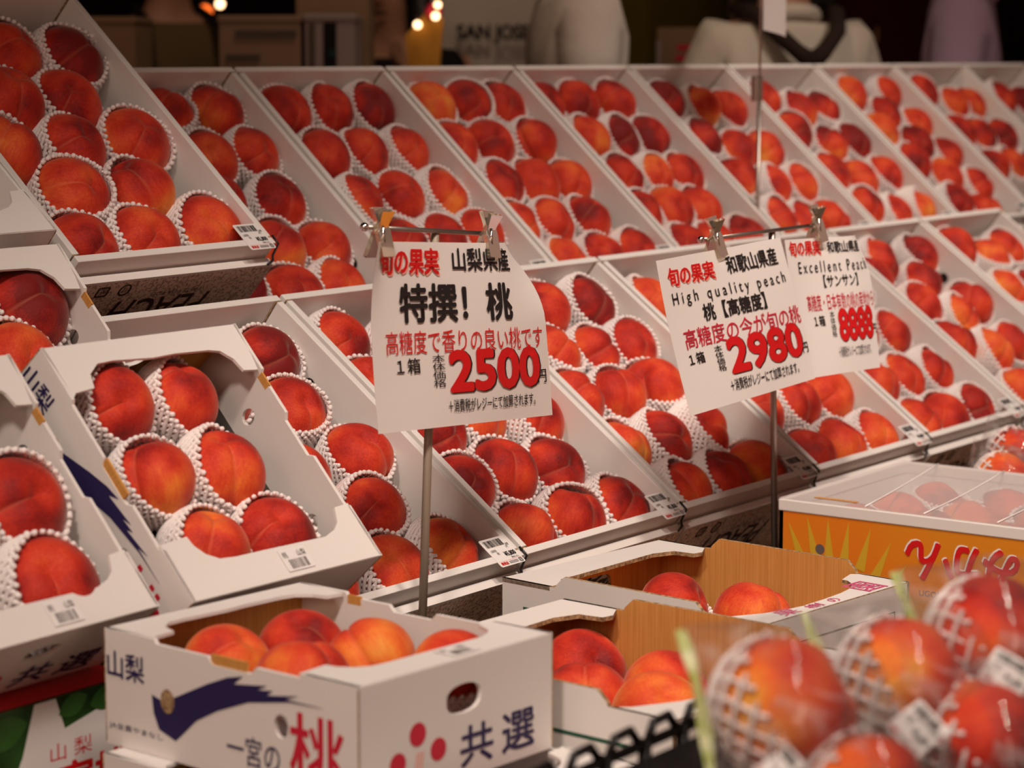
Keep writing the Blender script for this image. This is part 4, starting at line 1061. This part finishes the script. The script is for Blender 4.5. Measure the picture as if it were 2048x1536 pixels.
def person(loc, face, h, shirt, label, arms=('down', 'down'), hair_long=False, apron=None, sleeve=0.6, text=None, collar=None):
    s = h / 1.70
    M = Matrix.Translation(loc) @ Matrix.Rotation(face, 4, 'Z')            # faces local -Y
    S = lambda x, y, z: (x * s, y * s, z * s)
    pel, spi, che, nek = S(0, 0, .93), S(0, .01, 1.12), S(0, .015, 1.30), S(0, .01, 1.44)
    hd0, hd1, hd2 = S(0, -.005, 1.53), S(0, -.015, 1.60), S(0, .0, 1.66)
    ch = [[(pel, .15 * s, .11 * s), (spi, .135 * s, .10 * s), (che, .16 * s, .11 * s), (nek, .055 * s, .058 * s), (hd0, .066 * s, .078 * s), (hd1, .078 * s, .094 * s), (hd2, .062 * s, .076 * s)]]
    ch.append([(hd1, .078 * s, .094 * s), (S(0, -.112, 1.575), .012 * s, .013 * s)])    # nose
    shirt_ch = [[(S(0, 0, .90), .168 * s, .125 * s), (spi, .158 * s, .120 * s), (che, .178 * s, .128 * s), (S(0, .012, 1.405), .085 * s, .078 * s)]]
    for side, arm in zip((-1, 1), arms):
        sh = S(side * .175, .01, 1.375)
        if arm == 'down': el, wr = S(side * .235, .03, 1.08), S(side * .235, -.05, .83); d = Vector((0, -.03, -.095))
        elif arm == 'work': el, wr = S(side * .26, -.02, 1.10), S(side * .16, -.26, 1.06); d = Vector((-side * .03, -.09, -.01))
        else: el, wr = S(side * .24, -.10, 1.12), S(side * .12, -.20, 1.33); d = Vector((-side * .02, -.03, .09))
        pal = tuple(Vector(wr) + d * .45 * s)
        ch.append([(che, .16 * s, .11 * s), (sh, .062 * s, .062 * s), (el, .042 * s, .042 * s), (wr, .026 * s, .030 * s), (pal, .038 * s, .020 * s)])
        dn = d.normalized(); sx = dn.cross(Vector((side, 0, 0)) if abs(dn.x) < .7 else Vector((0, 0, 1))).normalized()
        for k, (off, ln) in enumerate(((-.030, .062), (-.010, .075), (.010, .080), (.030, .070))):
            b0 = Vector(pal) + (sx * off + dn * .045) * s; b1 = b0 + dn * ln * .5 * s + Vector((0, 0, -.006)) * s; b2 = b0 + dn * ln * s + Vector((0, 0, -.022)) * s
            ch.append([(pal, .038 * s, .020 * s), (tuple(b0), .0095 * s, .0095 * s), (tuple(b1), .0088 * s, .0088 * s), (tuple(b2), .0075 * s, .0075 * s)])
        t0 = Vector(pal) + (sx * -.040 - dn * .012) * s
        ch.append([(pal, .038 * s, .020 * s), (tuple(t0), .011 * s, .011 * s), (tuple(t0 + (dn * .035 - sx * .018) * s), .0095 * s, .0095 * s)])
        el2 = tuple(Vector(sh).lerp(Vector(el), sleeve))
        shirt_ch.append([(che, .178 * s, .128 * s), (sh, .078 * s, .080 * s), (el2, .070 * s, .070 * s)])
    tr = [[(S(0, 0, .97), .165 * s, .122 * s), (pel, .162 * s, .122 * s)]]
    for side in (-1, 1):
        hp, kn, an, to = S(side * .09, 0, .86), S(side * .10, -.01, .48), S(side * .10, .02, .085), S(side * .11, -.13, .04)
        ch.append([(pel, .15 * s, .11 * s), (hp, .088 * s, .092 * s), (kn, .056 * s, .058 * s), (an, .036 * s, .040 * s), (to, .036 * s, .028 * s)])
        tr.append([(pel, .162 * s, .122 * s), (hp, .102 * s, .106 * s), (kn, .075 * s, .078 * s), (S(side * .10, .02, .10), .060 * s, .064 * s)])
    root = obj('person', skin_mesh('person_body', ch, 'skin', pel), None, M)
    tag(root, unique(label), 'person', 'people behind the display')
    obj('shirt', skin_mesh('shirt', shirt_ch, shirt, S(0, 0, .90)), root)
    obj('trousers', skin_mesh('trousers', tr, 'dark_trousers', S(0, 0, .97)), root)
    b = MB(); nu, nv = 20, 12; vs = []
    for i in range(nv + 1):
        for j in range(nu):
            th = math.pi * .62 * i / nv; fi = 2 * math.pi * j / nu
            k = 1.0
            y = math.sin(th) * math.sin(fi)
            if y < -.1: th *= .72
            vs.append(Vector((.094 * s * math.sin(th) * math.cos(fi), .112 * s * math.sin(th) * math.sin(fi) + .004 * s, 1.595 * s + .112 * s * math.cos(th))))
    fs = [(i * nu + j, (i + 1) * nu + j, (i + 1) * nu + (j + 1) % nu, i * nu + (j + 1) % nu) for i in range(nv) for j in range(nu)]
    b.add(vs, fs, 'hair')
    if hair_long:
        for k in range(9):
            a = math.pi * (k / 8); x = .092 * math.cos(a)
            b.tube([S(x, .075 * math.sin(a), 1.62), S(x * 1.15, .10 * math.sin(a) + .01, 1.48), S(x * 1.2, .09 * math.sin(a), 1.30), S(x, .08 * math.sin(a), 1.18)], [.030 * s, .036 * s, .036 * s, .02 * s], 'hair', n=8)
    b.build('hair', root, smooth=True)
    b = MB()
    for side in (-1, 1):
        b.ball(S(side * .032, -.094, 1.598), .0095 * s, 'eye', 8, 6)
    b.tube([S(-.026, -.088, 1.535), S(0, -.096, 1.533), S(.026, -.088, 1.535)], .004 * s, 'maroon_cloth', n=6)
    for side in (-1, 1): b.ball(S(side * .083, .005, 1.585), .022 * s, 'skin', 8, 6, sc=(.45, .8, 1.2))
    b.build('face_features', root, smooth=True)
    if apron == 'straps':
        b = MB(); c = S(0, .158, 1.335)
        for side in (-1, 1):
            b.tube([S(side * .112, -.02, 1.460), S(side * .106, .075, 1.448), S(side * .080, .128, 1.405), S(side * .035, .152, 1.36), c], [.016 * s, .020 * s, .020 * s, .020 * s, .024 * s], 'brown_strap', n=8)
        b.build('apron_strap', root, smooth=True)
    if apron == 'bib':
        b = MB()
        def af(u, v, w): return Vector((u * s, -(.142 - .35 * u * u + (.02 if v < 1.0 else 0)) * s - w, v * s))
        n = 10; outl = [(-.12 if v > 1.12 else -.17, v) for v in (1.30, 1.13, 1.11, .95, .70)]
        b2 = outl + [(-u, v) for u, v in outl[::-1]]
        for i in range(n):
            for (v0, v1) in ((1.30, 1.12), (1.12, .95), (.95, .70)):
                hw = .12 if v0 > 1.2 else .165
                u0, u1 = -hw + 2 * hw * i / n, -hw + 2 * hw * (i + 1) / n
                b.add([af(u0, v0, .004), af(u1, v0, .004), af(u1, v1, .004), af(u0, v1, .004), af(u0, v0, .001), af(u1, v0, .001), af(u1, v1, .001), af(u0, v1, .001)], [(0, 1, 2, 3), (7, 6, 5, 4), (0, 4, 5, 1), (3, 2, 6, 7), (0, 3, 7, 4), (1, 5, 6, 2)], 'black_cloth')
        for side in (-1, 1): b.tube([S(side * .11, -.145, 1.30), S(side * .10, -.10, 1.42), S(side * .09, .02, 1.46)], .013 * s, 'black_cloth', n=6)
        b.build('apron', root)
    if text:
        b = MB()
        b.text(text, (-.110, 1.275, .085, 1.322), lambda u, v, w: Vector((u * s, -(.138 - 1.1 * u * u) * s - w, v * s)), 'black_ink', bold=.05, lift=.004)
        b.build('shirt_print', root)
    if collar:
        b = MB()
        pts = [S(.072 * math.cos(a), .066 * math.sin(a) + .008, 1.435 + .018 * math.sin(a)) for a in [2 * math.pi * i / 20 for i in range(20)]]
        b.tube(pts, .020 * s, collar, n=8, closed=True); b.build('collar', root, smooth=True)
    return root
toward = math.atan2(-4.0, -3.2) + math.pi / 2          # facing the camera
person((4.62, 4.44, 0), toward + .25, 1.66, 'khaki_shirt', 'person in khaki shirt and black apron, dim at upper left behind trays', arms=('work', 'work'), apron='bib')
person((4.78, 3.84, 0), toward - .5, 1.56, 'black_cloth', 'person with long dark hair and black top, left of the lettered T-shirt', arms=('down', 'up'), hair_long=True)
person((5.32, 3.95, 0), toward + .12, 1.78, 'white_cotton', 'person in white T-shirt with bold dark lettering across the chest', text='SAN JOSE')
person((4.36, 2.96, 0), toward + 1.45, 1.72, 'white_cotton', 'person in plain white T-shirt, sideways at top center')
person((4.84, 2.73, 0), toward + math.pi + .08, 1.64, 'off_white_cotton', 'person from behind in white shirt with dark crossed apron straps', apron='straps', arms=('work', 'work'), collar='off_white_cotton')
person((6.75, 3.42, 0), toward + .6, 1.80, 'maroon_cloth', 'person in dark maroon top, left of the lilac shirt')
person((5.62, 2.64, 0), toward + 1.1, 1.74, 'lilac_cloth', 'person in lilac collared shirt at upper right corner', collar='lilac_cloth', sleeve=.9)

# packing counter with cartons and bags
MAT['carton_tan'] = plain('carton_tan', (0.27, 0.17, 0.10), 0.8); MAT['carton_pale'] = plain('carton_pale', (0.30, 0.20, 0.13), 0.8)
MAT['grey_print'] = plain('grey_print', (0.10, 0.075, 0.06), 0.8); MAT['teal_print'] = plain('teal_print', (0.005, 0.05, 0.05), 0.6); MAT['bag_white'] = plain('bag_white', (0.34, 0.27, 0.26), 0.7)
cx = Vector((.585, -.811, 0)); cy = Vector((.811, .585, 0))
def turned(p): 
    M = Matrix((cx, cy, Vector((0, 0, 1)))).transposed().to_4x4(); M.translation = p; return M
b = MB(); b.box((-.75, -.05, 0), (.42, .55, EYE - .06), 'stand'); b.box((-.78, -.08, EYE - .06), (.45, .58, EYE - .03), 'table')
cnt = b.build('packing_counter', M=turned((3.72, 3.30, 0))); tag(cnt, unique('dark packing counter behind the upper row at left'), 'counter')
def back_box(name, u0, u1, v0, v1, z0, z1, key, label, prints=()):
    M = turned((3.72, 3.30, 0)); root = empty(name, M @ Matrix.Translation(((u0 + u1) / 2, v0, z0)), unique(label), 'box', 'cartons on the packing counter')
    b = MB(); w, d, h = u1 - u0, v1 - v0, z1 - z0
    b.box((-w / 2, 0, 0), (w / 2, d, h), key)
    b.box((-w / 2 - .003, -.003, h - .012), (w / 2 + .003, d + .003, h + .002), key)
    b.build('body', root, bevel=.003)
    for k, (a0, a1, c0, c1, kk) in enumerate(prints):
        p = MB(); p.box((a0, -.0035, c0), (a1, -.003, c1), kk); p.build('printed_panel', root)
z = EYE - .03
back_box('carton', -.10, .068, 0, .3, z, z + .112, 'carton_pale', 'wide pale carton with grey print on the packing counter', ((-.05, .075, .068, .084, 'grey_print'), (-.07, .0, .02, .035, 'grey_print')))
back_box('carton', .076, .178, .0, .25, z, z + .115, 'bag_white', 'pale box with dark teal stripe, right of the wide carton', ((-.012, .014, .0, .10, 'black_cloth'), (-.006, .012, .03, .045, 'teal_print'), (-.042, -.030, .0, .1, 'grey_print')))
back_box('carton', .03, .19, .32, .5, z, z + .20, 'carton_tan', 'tan carton standing behind the pale cartons on the counter')
back_box('carton', -.40, -.28, .05, .3, z, z + .11, 'carton_tan', 'small tan carton at the left end of the counter')
# small lamps and gilt packaging behind the crowd
MAT['lamp_warm'] = plain('lamp_warm', (1.0, 0.62, 0.32), emit=5.0); MAT['lamp_red'] = plain('lamp_red', (1.0, 0.16, 0.02), emit=1.6); MAT['lamp_orange'] = plain('lamp_orange', (1.0, 0.33, 0.06), emit=1.6)
MAT['gilt'] = plain('gilt', (0.55, 0.26, 0.03), 0.35, metal=0.6); MAT['rose'] = plain('rose', (0.60, 0.02, 0.07), 0.5)
for i, (p, r, key, lab) in enumerate((((4.87, 4.49, .142), .012, 'lamp_warm', 'small pale glowing bulb above the wide carton'), ((4.82, 4.50, .118), .022, 'lamp_red', 'small red glowing bulb beside the pale bulb'), ((5.10, 4.20, .122), .024, 'lamp_orange', 'orange glowing bulb left of the long dark hair'), ((5.06, 4.22, .098), .014, 'lamp_red', 'red glowing bulb below the orange bulb'),
        ((4.487, 3.45, .120), .008, 'lamp_warm', 'topmost pale bulb on the gilt package'), ((4.485, 3.455, .094), .009, 'lamp_warm', 'middle pale bulb on the gilt package'), ((4.455, 3.485, .074), .009, 'lamp_warm', 'lowest pale bulb on the gilt package'))):
    bb = MB(); bb.ball((0, 0, 0), r, key, 14, 10); bb.tube([(0, 0, r), (0, 0, r + .012)], r * .45, 'grey_print', n=10)
    o = bb.build('bulb', smooth=True); o.location = P3(*p); tag(o, unique(lab), 'light', 'glowing bulbs in the background')
def gilt_bag():
    root = empty('gift_bag', turned(P3(4.50, 3.50, -.10)), unique('gilt gift bag with pink flower between the hair and lettered shirt'), 'bag')
    b = MB(); b.panel(lambda u, v, w: Vector((u, -w, v)), [(-.035, 0), (.03, 0), (.045, .19), (.025, .215), (0, .20), (-.02, .175), (-.045, .15)], .05, 'gilt'); b.build('body', root, bevel=.006)
    b = MB()
    for k in range(6):
        a = k * math.pi / 3; b.ball((.022 + .012 * math.cos(a), -.012, .205 + .012 * math.sin(a)), .010, 'rose', 8, 6)
    b.build('flower', root, smooth=True)
    b = MB(); b.box((-.06, -.02, -.02 - EYE + .12), (.06, .08, 0), 'stand'); b.build('pedestal', root)
gilt_bag()
# board with red writing, shelf at right
root = empty('notice_board', turned(P3(5.10, 3.16, -.20)), unique('pinkish notice board with red writing, left of the apron straps'), 'board')
b = MB(); b.box((-.06, 0, -.25), (.12, .012, .272), 'carton_tan'); b.build('panel', root)
b = MB()
for i in range(7): b.box((-.035 + .004 * i, -.001, .06 + .026 * i), (.045 + .004 * i, 0, .074 + .026 * i), 'crimson_ink')
b.build('writing', root)
b = MB(); b.box((-.062, -.004, -.25), (-.050, .014, .24), 'bag_white'); b.build('side_rail', root)
b = MB(); b.box((-.01, .012, .10 - EYE - .2 + .1), (.05, .05, .2), 'stand'); b.build('post', root)
root = empty('wall_shelf', turned((6.95, 3.75, 0)), unique('dim brown shelf unit in the far background at right'), 'shelf')
b = MB(); b.box((-.30, .25, 0), (.30, .28, 1.9), 'stand'); b.box((-.32, 0, 0), (-.30, .28, 1.9), 'table'); b.box((.30, 0, 0), (.32, .28, 1.9), 'table'); b.build('frame', root)
for k in range(5):
    b = MB(); b.box((-.30, 0, .35 + .36 * k), (.30, .25, .375 + .36 * k), 'table'); b.build('shelf_board', root)
